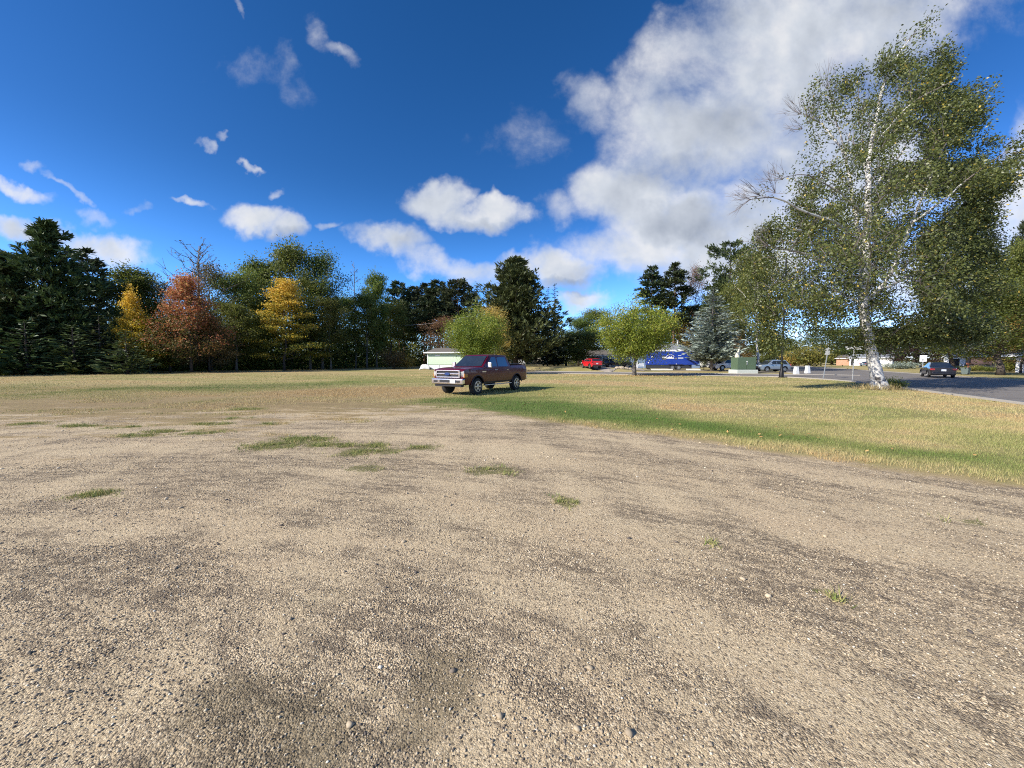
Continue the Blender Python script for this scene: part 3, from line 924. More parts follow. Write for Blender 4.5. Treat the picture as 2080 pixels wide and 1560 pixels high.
def unit(a):
    return a / np.maximum(np.linalg.norm(a, axis=-1, keepdims=True), 1e-9)
def cards(c, axis, normal, ln, wd, v):
    """rhombic leaf cards: centre, long axis, facing, length, width, value"""
    axis = unit(axis)
    side = unit(np.cross(axis, normal))
    ln, wd = np.asarray(ln)[:, None] / 2, np.asarray(wd)[:, None] / 2
    V = np.stack([c - axis * ln, c + side * wd, c + axis * ln, c - side * wd], 1).reshape(-1, 3)
    return V, np.repeat(np.clip(v, 0, 1), 4)
class Tree:
    def __init__(self, seed):
        self.r = np.random.default_rng(seed)
        self.mb = MB()
        self.V, self.v = [], []
    def leaves(self, c, ln, wd, v, axis=None, up=.5):
        n = len(c)
        if axis is None:
            axis = self.r.normal(0, 1, (n, 3))
        nm = self.r.normal(0, 1, (n, 3)) + [0, 0, up]
        V, vv = cards(c, axis, nm, ln, wd, v)
        self.V.append(V); self.v.append(vv)
    def crown_mesh(self, name, mat):
        V = np.concatenate(self.V)
        return np_mesh(name, V, np.arange(len(V)).reshape(-1, 4), mat, False, {'v': np.concatenate(self.v)})
    def finish(self, name, leaf, bark, crown='crown'):
        """proto kept as mesh data: (trunk mesh, crown mesh)"""
        me = bpy.data.meshes.new(name + "_trunk")
        me.from_pydata(self.mb.v, [], self.mb.f)
        me.materials.append(bark)
        self.mb.paint_thin(me, twig if bark is bark_birch else bark)
        me.polygons.foreach_set('use_smooth', [True] * len(me.polygons))
        return (me, self.crown_mesh(name + "_crown", leaf) if self.V else None)

def broadleaf(seed, H=12.0, Rr=4.0, cb=.25, limbs=16, nleaf=9000, leaf=.26, shape='round', tr=.16, up=.75, clump=.34, horiz=False, toneup=.25, fork=False):
    T = Tree(seed)
    r = T.r
    zs = np.linspace(0, .86 * H, 9)
    wob = np.cumsum(r.normal(0, .05 * Rr / 2, (9, 2)), 0)
    wob[:2] = 0
    path = np.c_[wob, zs]
    rad = tr * (1 - .9 * np.linspace(0, 1, 9)) * (1 + .35 * np.exp(-zs / .5))
    if fork:
        k = 4
        T.mb.tube(path[:k], rad[:k], 9)
    else:
        T.mb.tube(path, rad, 8)
    cl, cw = [], []
    for i in range(limbs):
        t = cb + (1 - cb) * ((i + r.uniform(.1, .9)) / limbs) ** .9
        z = t * .86 * H
        p0 = np.array([np.interp(z, zs, path[:, 0]), np.interp(z, zs, path[:, 1]), z])
        if fork:
            p0 = np.array([*path[2, :2], min(z, cb * H * .75)])
        q = (t - cb) / (1 - cb)
        prof = {'round': math.sqrt(max(.08, 1 - (1.7 * q - .72) ** 2)), 'cone': 1.02 - .9 * q, 'oval': math.sqrt(max(.06, 1 - (2 * q - .95) ** 2)) , 'vase': .45 + .75 * q * (1.35 - q) * 1.6,
                'flat': .55 + .5 * math.sin(math.pi * min(1, q + .1))}[shape]
        L = Rr * prof * r.uniform(.78, 1.12)
        a = i * 2.39996 + r.normal(0, .35)
        el = (up * (.35 + .85 * q) if not horiz else .12 + .3 * q) + r.normal(0, .12)
        d = np.array([math.cos(a) * math.cos(el), math.sin(a) * math.cos(el), math.sin(el)])
        if fork:
            end = np.array([math.cos(a) * L, math.sin(a) * L, z + L * .12])
            mid = p0 + (end - p0) * .45 + [0, 0, .14 * L]
            pts = np.array([p0 * (1 - u) ** 2 + 2 * mid * u * (1 - u) + end * u * u for u in np.linspace(0, 1, 6)])
        else:
            pts = np.array([p0 + d * L * u + np.array([0, 0, .16 * L * u * u * (1 if not horiz else .25)]) for u in np.linspace(0, 1, 6)])
        pts[1:] += r.normal(0, .035 * L, (5, 3))
        T.mb.tube(pts, np.linspace(max(.02, tr * .42 * (1 - .6 * q)), .012, 6), 5, False)
        ns = int(4 + 5 * prof)
        for s in range(ns):
            u = r.uniform(.28, 1.0)
            j = min(4, int(u * 5))
            b = pts[j] + (pts[j + 1] - pts[j]) * (u * 5 - j)
            dd = unit(np.array([d[0], d[1], d[2] * .6]) + r.normal(0, .75, 3) + [0, 0, .15])
            sl = L * r.uniform(.2, .42) * (1.2 - .5 * u)
            if horiz:
                dd[2] *= .25
            e = b + dd * sl
            T.mb.tube([b, (b + e) / 2 + r.normal(0, .04 * sl, 3), e], [.02, .014, .006], 4, False)
            for g in (.45, .8, 1.05):
                cl.append(b + dd * sl * g)
                cw.append(r.uniform(.5, 1.3))
        cl.append(pts[-1]); cw.append(1.2)
    if not horiz:
        for _ in range(10):
            cl.append(path[-1] + r.normal(0, .07 * Rr, 3) + [0, 0, r.uniform(-.05, .12) * H])
            cw.append(.8)
    cl, cw = np.array(cl), np.array(cw)
    idx = r.choice(len(cl), nleaf, p=cw / cw.sum())
    sg = clump * Rr / 4 * 1.55
    off = r.normal(0, 1, (nleaf, 3)) * [sg, sg, sg * (.62 if not horiz else .28)]
    c = cl[idx] + off
    c[:, 2] = np.maximum(c[:, 2], .12 * H * cb + .05)
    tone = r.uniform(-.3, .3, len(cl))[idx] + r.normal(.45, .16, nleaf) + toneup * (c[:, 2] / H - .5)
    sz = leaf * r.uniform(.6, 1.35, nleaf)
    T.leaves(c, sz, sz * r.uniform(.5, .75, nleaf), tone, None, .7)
    return T

def conifer(seed, H=12.0, Rr=3.0, base=.06, whorls=34, per=8, card=.42, droop=.18, tip=.1, wisp=.25, tr=.16, dens=1.0, power=.85, jag=.16, mass='flat'):
    """spruce or young pine: whorls of boughs, each a spray of needle cards"""
    T = Tree(seed)
    r = T.r
    zs = np.linspace(0, H * .985, 8)
    T.mb.tube(np.c_[np.cumsum(r.normal(0, .012, 8)), np.cumsum(r.normal(0, .012, 8)), zs], tr * (1 - .93 * zs / H), 7)
    C, A, LN, WD, TV = [], [], [], [], []
    for i in range(whorls):
        q = i / (whorls - 1)
        z0 = H * (base + (.985 - base) * q ** 1.04)
        L0 = Rr * (1 - q) ** power + .05 * Rr
        lowfade = 1 - .25 * max(0, .12 - q) / .12
        for k in range(max(4, int(per * (1 - .45 * q)))):
            a = r.uniform(0, 2 * np.pi)
            L = L0 * lowfade * r.uniform(1 - 2.2 * jag, 1 + jag)
            n = max(3, int(L / (card * .30) * dens))
            u = np.sort(r.uniform(.12, 1.0, n))
            rise = -droop * u + (droop + tip) * u ** 2.6
            ca, sa = math.cos(a), math.sin(a)
            p = np.stack([ca * L * u, sa * L * u, z0 + L * rise + r.normal(0, .03 * L, n)], 1)
            sd = r.choice([-1, 1], n) * r.uniform(.15, 1.1, n) * (1.1 - .55 * u)
            ax = np.stack([ca - sa * sd, sa + ca * sd, tip * 1.5 - .12 + r.normal(0, wisp, n)], 1)
            ln = card * r.uniform(.7, 1.35, n) * (.65 + .5 * (1 - q))
            ax = unit(ax)
            C.append(p + ax * ln[:, None] * .4)
            A.append(ax); LN.append(ln); WD.append(ln * r.uniform(.28, .45, n))
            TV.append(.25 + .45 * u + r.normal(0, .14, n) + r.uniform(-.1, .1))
            if L > .5:
                T.mb.tube([(0, 0, z0), (ca * L * .5, sa * L * .5, z0 + L * (-droop * .5 + (droop + tip) * .16)), (ca * L * .92, sa * L * .92, z0 + L * (-droop * .92 + (droop + tip) * .8))], [.028, .018, .006], 4, False)
    C, A = np.concatenate(C), np.concatenate(A)
    T.leaves(C, np.concatenate(LN), np.concatenate(WD), np.concatenate(TV), A, 1.6 if mass == 'flat' else .4)
    return T

def pine(seed, H=18.0, Rr=3.6, base=.35, whorls=13, per=5, tuft=.42, upsweep=.25, tr=.22, shape='tall', ntuft=9, clumpy=.5, gap=.1):
    """open pine: bare lower trunk, irregular limbs that carry tufts of long needles"""
    T = Tree(seed)
    r = T.r
    zs = np.linspace(0, H * .98, 10)
    px_ = np.c_[np.cumsum(r.normal(0, .045, 10)), np.cumsum(r.normal(0, .045, 10)), zs]
    px_[0, :2] = 0
    T.mb.tube(px_, tr * (1 - .9 * zs / H) * (1 + .3 * np.exp(-zs / .6)), 8)
    C, A, LN, WD, TV = [], [], [], [], []
    for i in range(whorls):
        q = i / (whorls - 1)
        z0 = H * (base + (.97 - base) * q)
        x0, y0 = np.interp(z0, zs, px_[:, 0]), np.interp(z0, zs, px_[:, 1])
        prof = {'tall': (1 - q) ** .6 * (.55 + .45 * min(1, q / .25)) + .14, 'crown': math.sqrt(max(.05, 1 - (1.6 * q - .6) ** 2)), 'plume': (1 - q) ** .75 + .13, 'cone': (1 - q) ** .95 * (.75 + .5 * (i % 3) / 2) + .10, 'full': (1 - q) ** .85 * (.78 + .3 * (i % 2)) + .09}[shape]
        for k in range(per):
            if r.uniform() < gap:
                continue
            a = r.uniform(0, 2 * np.pi)
            L = Rr * prof * r.uniform(.6, 1.15)
            el = upsweep * (.3 + .9 * q) + r.normal(0, .12)
            ca, sa = math.cos(a), math.sin(a)
            pts = []
            for u in np.linspace(0, 1, 5):
                pts.append((x0 + ca * L * u * math.cos(el), y0 + sa * L * u * math.cos(el), z0 + L * (u * math.sin(el) + upsweep * .55 * u ** 2.4)))
            pts = np.array(pts)
            pts[1:] += r.normal(0, .03 * L, (4, 3))
            T.mb.tube(pts, np.linspace(.05 * (1.15 - q), .012, 5) * H / 18, 4, False)
            nt = max(2, int(ntuft * (L / Rr + .25)))
            for s in range(nt):
                u = 1 - clumpy * r.uniform(0, 1) ** 1.2
                j = min(3, int(u * 4))
                b = pts[j] + (pts[j + 1] - pts[j]) * (u * 4 - j)
                side = r.normal(0, 1, 3) * [.22, .22, .09] * L * (1.15 - u * .6)
                b = b + side
                n = 11
                ax = unit(np.array([ca, sa, .45 + upsweep]) * .85 + side / max(.1, L) * 1.5 + r.normal(0, .62, (n, 3)))
                ln = tuft * r.uniform(.7, 1.3, n)
                C.append(b + ax * ln[:, None] * .45 + r.normal(0, tuft * .22, (n, 3)))
                A.append(ax); LN.append(ln); WD.append(ln * r.uniform(.22, .36, n))
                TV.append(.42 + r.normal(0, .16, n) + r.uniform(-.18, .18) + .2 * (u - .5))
    C, A = np.concatenate(C), np.concatenate(A)
    T.leaves(C, np.concatenate(LN), np.concatenate(WD), np.concatenate(TV), A, .8)
    return T

def bare(seed, H=14.0, Rr=2.4, tr=.12, limbs=16, nleaf=0, cb=.45):
    T = Tree(seed)
    r = T.r
    zs = np.linspace(0, H, 9)
    pt = np.c_[np.cumsum(r.normal(0, .07, 9)), np.cumsum(r.normal(0, .07, 9)), zs]
    pt[0, :2] = 0
    T.mb.tube(pt, tr * (1 - .9 * zs / H) + .008, 6)
    ends = []
    for i in range(limbs):
        q = (i + r.uniform()) / limbs
        z = H * (cb + (.97 - cb) * q)
        b = np.array([np.interp(z, zs, pt[:, 0]), np.interp(z, zs, pt[:, 1]), z])
        a = i * 2.4 + r.normal(0, .3)
        L = Rr * (1.05 - .75 * q) * r.uniform(.7, 1.2)
        el = .75 + r.normal(0, .15)
        d = np.array([math.cos(a) * math.cos(el), math.sin(a) * math.cos(el), math.sin(el)])
        pts = np.array([b + d * L * u + np.array([0, 0, .25 * L * u * u]) for u in np.linspace(0, 1, 5)])
        pts[1:] += r.normal(0, .03 * L, (4, 3))
        T.mb.tube(pts, np.linspace(tr * .3, .012, 5), 4, False)
        for s in range(9):
            j = r.integers(1, 5)
            dd = unit(d + r.normal(0, .45, 3) + [0, 0, .35])
            e = pts[j] + dd * L * r.uniform(.2, .5)
            T.mb.tube([pts[j], (pts[j] + e) / 2 + r.normal(0, .03, 3), e], [.018, .013, .007], 3, False)
            ends.append(e); ends.append((pts[j] + e) / 2)
    if nleaf:
        ends = np.array(ends)
        c = ends[r.choice(len(ends), nleaf)] + r.normal(0, .16, (nleaf, 3))
        s = .16 * r.uniform(.6, 1.3, nleaf)
        T.leaves(c, s, s * .6, r.normal(.5, .2, nleaf))
    return T

def bush(seed, H=1.6, Rr=1.6, n=2600, leaf=.13, stems=14):
    T = Tree(seed)
    r = T.r
    cs = []
    for i in range(stems):
        a, L = r.uniform(0, 6.28), r.uniform(.4, 1.0)
        e = np.array([math.cos(a) * Rr * L * .8, math.sin(a) * Rr * L * .8, H * math.sqrt(max(.1, 1 - (L * .85) ** 2)) * r.uniform(.7, 1.05)])
        m = e * [.35, .35, .55]
        T.mb.tube([(0, 0, -.02), m, e], [.03, .018, .008], 4, False)
        for u in (.4, .6, .8, 1.0):
            cs.append(m * 2 * u * (1 - u) + e * u * u)
    cs = np.array(cs)
    c = cs[r.choice(len(cs), n)] + r.normal(0, 1, (n, 3)) * [.2 * Rr, .2 * Rr, .13 * H]
    c[:, 2] = np.maximum(c[:, 2], .04)
    s = leaf * r.uniform(.6, 1.4, n)
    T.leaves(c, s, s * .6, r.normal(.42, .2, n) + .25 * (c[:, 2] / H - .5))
    return T

PROTO = {}
def proto(key, T, leaf, bark):
    PROTO[key] = (*T.finish(key, leaf, bark), leaf)
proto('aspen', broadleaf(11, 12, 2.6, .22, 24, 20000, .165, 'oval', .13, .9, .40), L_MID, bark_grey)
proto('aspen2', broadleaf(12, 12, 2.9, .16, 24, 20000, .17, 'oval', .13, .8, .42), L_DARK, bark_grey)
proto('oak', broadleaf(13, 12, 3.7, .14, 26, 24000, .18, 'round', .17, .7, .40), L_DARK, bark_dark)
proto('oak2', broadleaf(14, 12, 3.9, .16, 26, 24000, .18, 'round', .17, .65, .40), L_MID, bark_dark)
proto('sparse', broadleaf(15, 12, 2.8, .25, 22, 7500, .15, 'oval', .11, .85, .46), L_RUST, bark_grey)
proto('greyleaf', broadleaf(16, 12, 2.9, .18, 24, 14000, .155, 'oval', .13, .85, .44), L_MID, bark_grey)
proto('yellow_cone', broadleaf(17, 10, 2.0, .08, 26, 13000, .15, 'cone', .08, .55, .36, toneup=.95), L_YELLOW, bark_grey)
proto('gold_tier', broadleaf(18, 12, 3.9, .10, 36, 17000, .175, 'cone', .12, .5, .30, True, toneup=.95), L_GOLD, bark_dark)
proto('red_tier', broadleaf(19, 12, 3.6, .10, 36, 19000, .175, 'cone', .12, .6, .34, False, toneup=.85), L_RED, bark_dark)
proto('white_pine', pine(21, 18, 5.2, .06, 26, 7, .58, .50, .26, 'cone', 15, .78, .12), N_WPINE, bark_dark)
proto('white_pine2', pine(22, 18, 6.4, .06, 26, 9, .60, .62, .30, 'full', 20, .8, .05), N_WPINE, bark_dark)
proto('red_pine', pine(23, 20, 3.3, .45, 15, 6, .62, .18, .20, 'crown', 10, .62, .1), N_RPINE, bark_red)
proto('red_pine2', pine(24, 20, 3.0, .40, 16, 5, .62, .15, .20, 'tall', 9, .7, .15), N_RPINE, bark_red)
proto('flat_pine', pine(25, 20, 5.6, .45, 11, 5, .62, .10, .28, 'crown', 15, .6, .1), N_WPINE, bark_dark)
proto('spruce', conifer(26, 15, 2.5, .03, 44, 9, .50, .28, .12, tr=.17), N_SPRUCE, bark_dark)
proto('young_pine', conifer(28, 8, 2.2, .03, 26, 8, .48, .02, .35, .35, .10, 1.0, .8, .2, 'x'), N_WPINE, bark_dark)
proto('bare_crown', bare(29, 15, 3.2, .15, 34, 160, .34), L_RUST, bark_grey)
proto('bare_thin', bare(30, 15, 1.5, .10, 12, 60, .45), L_RUST, bark_grey)
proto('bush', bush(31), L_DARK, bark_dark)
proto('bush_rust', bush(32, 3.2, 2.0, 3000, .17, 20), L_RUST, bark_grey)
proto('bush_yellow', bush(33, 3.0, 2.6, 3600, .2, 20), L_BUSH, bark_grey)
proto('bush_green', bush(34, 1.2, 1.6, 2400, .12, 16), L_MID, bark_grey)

def plant_tree(key, name, label, loc, H, W=None, group=None, cat='tree', leaf=None, rot=None, proto_h=None):
    """one tree: Empty at its foot > trunk, crown; W scales the spread separately"""
    tm, cm, _ = PROTO[key]
    hz = max(v.co.z for v in cm.vertices) if proto_h is None and key not in plant_tree.h else plant_tree.h.get(key, proto_h)
    if key not in plant_tree.h:
        co = np.empty(len(cm.vertices) * 3, np.float32)
        cm.vertices.foreach_get('co', co)
        co = co.reshape(-1, 3)
        plant_tree.h[key] = hz = float(np.percentile(co[:, 2], 99.8))
        plant_tree.w[key] = 2 * float(np.percentile(np.hypot(co[:, 0], co[:, 1]), 97))
    hz = plant_tree.h[key]
    s = H / hz
    sw = s if W is None else W / plant_tree.w[key]
    e = thing(name, label, cat, loc, plant_tree.r.uniform(0, 6.28) if rot is None else rot, group)
    e.scale = (sw, sw, s)
    t = mobj('trunk', tm, e)
    c = mobj('crown', cm, e)
    if leaf:
        k2 = key + leaf.name
        if k2 not in PROTO:
            m2 = cm.copy()
            m2.materials.clear()
            m2.materials.append(leaf)
            PROTO[k2] = m2
        c.data = PROTO[k2]
    return e
plant_tree.h, plant_tree.w, plant_tree.r = {}, {}, random.Random(5)

def tree_at(key, px, top, Y, name, label, wpx=None, **kw):
    g = G(px, Y)
    return plant_tree(key, name, label, g, ztop(top, Y) - g[2], None if wpx is None else wpx * Y / FPX, **kw)

FG = 'trees along the left edge of the field'
# --- left edge of the field, from the left border of the photo towards the middle
tree_at('white_pine', 112, 452, 52, 'white_pine_tree', 'tallest dark pine at the far left with spiky upright shoots', 230, group=FG)
tree_at('white_pine2', 12, 512, 49, 'white_pine_tree', 'dark pine cut by the left border of the photo', 190, group=FG)
tree_at('young_pine', 205, 560, 60, 'pine_tree', 'thin ragged pine just right of the tallest left pine', 90, group=FG)
tree_at('red_pine2', 188, 505, 60, 'pine_tree', 'slim dark pine behind the tallest left pine', 90, group=FG)
tree_at('young_pine', 150, 660, 47, 'pine_tree', 'low young pine in front of the tallest left pine', 110, group=FG)
tree_at('young_pine', 205, 640, 50, 'pine_tree', 'low young pine left of the yellow tree', 120, group=FG)
tree_at('young_pine', 55, 650, 45, 'pine_tree', 'low young pine near the left border', 120, group=FG)
tree_at('young_pine', 258, 672, 47.5, 'pine_tree', 'low dark pine hiding the foot of the yellow tree', 95, group=FG)
tree_at('aspen', 270, 540, 66, 'leafy_tree', 'pale green tree above the slim yellow one', 110, group=FG)
tree_at('oak', 320, 560, 68, 'leafy_tree', 'green tree between the yellow and the red tree', 120, group=FG)
tree_at('yellow_cone', 274, 580, 52, 'yellow_tree', 'slim pointed bright yellow tree at the left', 70, group=FG)
tree_at('yellow_cone', 304, 640, 53, 'yellow_tree', 'lower yellow tree leaning against the red one', 80, group=FG)
tree_at('red_tier', 388, 556, 54, 'red_maple_tree', 'red and orange maple at the wood edge', 150, group=FG)
tree_at('bare_crown', 400, 490, 63, 'bare_tree', 'leafless twiggy treetop above the red maple', 170, group=FG)
tree_at('oak', 345, 640, 55, 'leafy_tree', 'low dark green tree under the red maple on its left', 90, group=FG)
tree_at('sparse', 430, 530, 66, 'leafy_tree', 'thin brownish tree right behind the red maple', 120, group=FG)
tree_at('red_tier', 425, 640, 57, 'leafy_tree', 'low rust coloured tree right of the red maple', 110, group=FG, leaf=L_RUST)
tree_at('oak', 478, 545, 68, 'leafy_tree', 'dark green tree between the red and the gold tree', 130, group=FG)
tree_at('aspen2', 480, 610, 62, 'leafy_tree', 'lower green tree in front of the gap left of the gold tree', 100, group=FG)
tree_at('aspen', 527, 524, 76, 'leafy_tree', 'pale loose treetop left of the tallest green tree', 90, group=FG)
tree_at('aspen2', 592, 487, 76, 'leafy_tree', 'tallest rounded green tree at the wood edge', 120, group=FG)
tree_at('greyleaf', 655, 505, 77, 'leafy_tree', 'tall grey green tree right of the tallest green one', 115, group=FG)
tree_at('greyleaf', 630, 560, 74, 'leafy_tree', 'green tree behind the gold tree on its right', 110, group=FG)
tree_at('gold_tier', 577, 564, 66, 'gold_tree', 'tiered gold and green tree standing out at the wood edge', 150, group=FG)
tree_at('aspen2', 672, 600, 74, 'leafy_tree', 'dark slender tree right of the gold tree', 80, group=FG)
tree_at('bare_thin', 722, 528, 84, 'bare_tree', 'thin leafless pale trunk rising above the wood edge', 50, group=FG)
tree_at('aspen2', 702, 595, 86, 'leafy_tree', 'dark green tree left of the thin bare trunk', 80, group=FG)
tree_at('aspen', 765, 552, 88, 'leafy_tree', 'light green treetop right of the thin bare trunk', 62, group=FG)
tree_at('aspen2', 745, 590, 84, 'leafy_tree', 'dark leafy tree at the right end of the wood edge', 90, group=FG)
tree_at('oak', 790, 610, 92, 'leafy_tree', 'dark tree behind the brown bush', 90, group=FG)
# --- wood beyond the field's far side
BK = 'dark pines behind the green shed'
for i, (px, top, Y, k, w) in enumerate([(812, 572, 104, 'red_pine', 62), (838, 582, 110, 'red_pine2', 60), (862, 576, 106, 'red_pine', 60), (892, 570, 104, 'red_pine', 70), (930, 566, 100, 'red_pine', 82), (955, 585, 108, 'red_pine2', 62), (822, 612, 98, 'red_pine2', 60), (875, 600, 98, 'red_pine', 70)]):
    tree_at(k, px, top, Y, 'red_pine_tree', ['dark pine left of the pine row behind the shed', 'slim dark pine second in the row behind the shed', 'dark pine third in the row behind the shed', 'full dark pine in the middle of the row behind the shed', 'broad brownish pine above the green shed', 'dark pine at the right end of the row behind the shed', 'lower dark pine in front of the row at its left', 'lower dark pine in front of the row at its middle'][i], w, group=BK)
tree_at('spruce', 968, 572, 100, 'spruce_tree', 'slim spruce spire left of the big round pine', 30)
tree_at('sparse', 905, 640, 80, 'leafy_tree', 'thin brown tree over the green shed roof', 100)
tree_at('white_pine2', 1048, 526, 74, 'white_pine_tree', 'big full dark green pine behind the pickup', 195, rot=1.0)
tree_at('spruce', 1112, 585, 80, 'spruce_tree', 'dark spruce with reddish tip, left of a pair', 46)
tree_at('spruce', 1126, 577, 82, 'spruce_tree', 'dark spruce with reddish tip, right of a pair', 50)
# --- middle: street trees, gardens
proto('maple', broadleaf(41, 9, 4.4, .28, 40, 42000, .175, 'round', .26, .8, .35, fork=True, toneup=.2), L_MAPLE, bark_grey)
g = P(1288, 763)
plant_tree('maple', 'maple_tree', 'round yellow green maple with a straight trunk on the lawn edge', g, ztop(606, g[1]) - g[2], 152 * g[1] / FPX)
g = G(968, 47)
plant_tree('maple', 'maple_tree', 'yellow green maple rising behind the red pickup', g, ztop(622, g[1]) - g[2], 118 * g[1] / FPX, rot=2.2)
tree_at('sparse', 1005, 618, 58, 'leafy_tree', 'thin yellowish tree between the maple and the big pine', 80, leaf=L_OCHRE)
tree_at('oak', 1175, 640, 96, 'leafy_tree', 'green tree above the red car', 90)
tree_at('oak2', 1205, 628, 100, 'leafy_tree', 'lighter green tree behind the round maple on its left', 90)
tree_at('oak', 1185, 672, 82, 'leafy_tree', 'dark low tree shading the garage by the red car', 130)
tree_at('oak', 1150, 680, 84, 'leafy_tree', 'dark low tree shading the fence', 90)
tree_at('red_pine2', 1322, 540, 92, 'red_pine_tree', 'tall pine with bare trunk, left of a pair behind the trailer', 78)
tree_at('red_pine2', 1366, 535, 90, 'red_pine_tree', 'tall pine with bare trunk, right of a pair behind the trailer', 84)
tree_at('sparse', 1410, 535, 94, 'leafy_tree', 'thin half bare tree right of the two tall pines', 52, leaf=L_RUST)
tree_at('flat_pine', 1478, 490, 82, 'white_pine_tree', 'tall layered pine above the blue spruce', 130)
tree_at('white_pine', 1460, 560, 86, 'white_pine_tree', 'dark pine between the thin tree and the layered pine', 110)
tree_at('oak2', 1410, 620, 98, 'leafy_tree', 'yellowish green tree behind the two tall pines', 110)
tree_at('oak', 1345, 640, 108, 'leafy_tree', 'green tree behind the trailer roof', 120)
tree_at('sparse', 1385, 650, 92, 'leafy_tree', 'small orange brown tree over the house gable', 50, leaf=L_OCHRE)
proto('blue_spruce', conifer(27, 12, 3.6, .13, 48, 12, .46, .12, .16, .2, .2, 1.35, .78, .18), N_BLUE, bark_grey)
tree_at('blue_spruce', 1446, 586, 57, 'blue_spruce_tree', 'silvery blue spruce in front of the trailer end', 112)
proto('small_birch', broadleaf(43, 14, 4.2, .20, 30, 24000, .17, 'oval', .14, .75, .42, toneup=.1), L_BIRCH2, bark_birch)
tree_at('small_birch', 1540, 505, 60, 'birch_tree', 'smaller yellow flecked birch right of the blue spruce', 140)
tree_at('oak', 1500, 560, 74, 'leafy_tree', 'dark green tree behind the blue spruce on its right', 120)
tree_at('red_tier', 1500, 665, 68, 'leafy_tree', 'small rust brown tree behind the statue', 44, leaf=L_RUST)
# --- far green along the road
tree_at('oak', 1558, 690, 150, 'leafy_tree', 'round far green tree left of the lamp post', 75)
tree_at('oak2', 1592, 688, 165, 'leafy_tree', 'round far green tree behind the lamp post', 70)
tree_at('bush_yellow', 1645, 696, 118, 'shrub', 'broad yellow green shrub beyond the white pedestals', 88, cat='shrub')
tree_at('bush_yellow', 1612, 712, 125, 'shrub', 'ochre shrub just right of the lamp post', 50, cat='shrub', leaf=L_OCHRE)
tree_at('bush_green', 1552, 727, 80, 'shrub', 'small clipped green shrub above the silver car', 30, cat='shrub')
tree_at('oak', 1690, 665, 150, 'leafy_tree', 'dark far tree right of the yellow shrub', 110)
tree_at('oak', 1735, 660, 160, 'leafy_tree', 'dark far tree behind the street name sign', 110)
tree_at('oak2', 1790, 665, 150, 'leafy_tree', 'green far tree right of the birch trunk', 110)
tree_at('bare_thin', 1668, 700, 120, 'bare_tree', 'pale thin bare stem beside the yellow shrub', 30)
tree_at('oak', 1850, 676, 88, 'purple_tree', 'dark purple leaved tree behind the speed sign', 100, leaf=L_PURPLE)
tree_at('bush_green', 1830, 734, 80, 'juniper_bush', 'low spreading grey green juniper beside the purple tree', 80, cat='shrub', leaf=N_BLUE)
proto('street_maple', broadleaf(44, 12, 6.0, .24, 36, 36000, .19, 'flat', .24, .6, .42, toneup=.2), L_MID, bark_dark)
g = P(2032, 762)
plant_tree('street_maple', 'maple_tree', 'broad green maple with a thick dark trunk before the brick house', g, ztop(575, g[1]) - g[2], 300 * g[1] / FPX, rot=.6)
tree_at('oak2', 1935, 600, 66, 'leafy_tree', 'green tree over the white gabled garage', 160)
tree_at('oak', 2010, 520, 78, 'leafy_tree', 'tall green tree behind the broad maple', 200)
tree_at('gold_tier', 2075, 590, 52, 'ochre_tree', 'ochre yellow tree at the right border', 110, leaf=L_OCHRE)
tree_at('red_pine', 2072, 440, 74, 'pine_tree', 'dark pine top at the right border above the ochre tree', 60)
tree_at('oak2', 2085, 480, 70, 'leafy_tree', 'green tree behind the ochre tree at the right border', 120)
# --- shrubs
tree_at('bush_rust', 800, 705, 78, 'shrub', 'brownish shrub at the wood corner left of the shed', 62, cat='shrub')
tree_at('bush_rust', 826, 722, 80, 'shrub', 'smaller orange shrub nearer the green shed', 34, cat='shrub', leaf=L_OCHRE)
tree_at('bush_green', 1978, 741, 62, 'hedge', 'rounded green hedge under the brick house window', 40, cat='hedge', leaf=L_BUSH)
tree_at('bush_green', 2008, 743, 60, 'hedge', 'rounded hedge touching the thick maple trunk', 40, cat='hedge', leaf=L_BUSH)
tree_at('bush_yellow', 2052, 726, 58, 'shrub', 'tall light green shrub left of the white wall at the border', 42, cat='shrub')

# --- wood floor and wood mass that nobody could count
def wood_mass(name, label, spots, n, hmax, card, mat, seed):
    """foliage of the wood's lower storey: many leaf cards through a deep belt"""
    r = np.random.default_rng(seed)
    C = []
    S = np.array(spots, float)                       # polyline x, y, half depth, height
    seg = r.uniform(0, len(S) - 1.001, n)
    i = seg.astype(int)
    f = (seg - i)[:, None]
    q = S[i] * (1 - f) + S[i + 1] * f
    d = unit(S[i + 1][:, :2] - S[i][:, :2])
    nr = np.c_[-d[:, 1], d[:, 0]]
    o = r.uniform(-1, 1, n)
    xy = q[:, :2] + nr * (o * q[:, 2])[:, None]
    hh = q[:, 3] * (.55 + .75 * fbm(xy[:, 0] * .22, xy[:, 1] * .22, seed + 3))
    hh *= np.sqrt(np.clip(1.02 - o ** 2, 0.05, 1))
    z = hh * r.uniform(0, 1, n) ** 1.15
    keep = fbm(xy[:, 0] * .5 + z * .4, xy[:, 1] * .5 - z * .3, seed + 5) > .33
    C = np.c_[xy, terrain(xy[:, 0], xy[:, 1]) + z][keep]
    m = len(C)
    s = card * r.uniform(.6, 1.5, m)
    V, v = cards(C, r.normal(0, 1, (m, 3)), r.normal(0, 1, (m, 3)) + [0, 0, .6], s, s * .62, r.normal(.38, .2, m))
    tag(mobj(name, np_mesh(name, V, np.arange(len(V)).reshape(-1, 4), mat, False, {'v': v})), label, 'woodland', None, 'stuff')
def gp(px, Y):
    return G(px, Y)[:2]
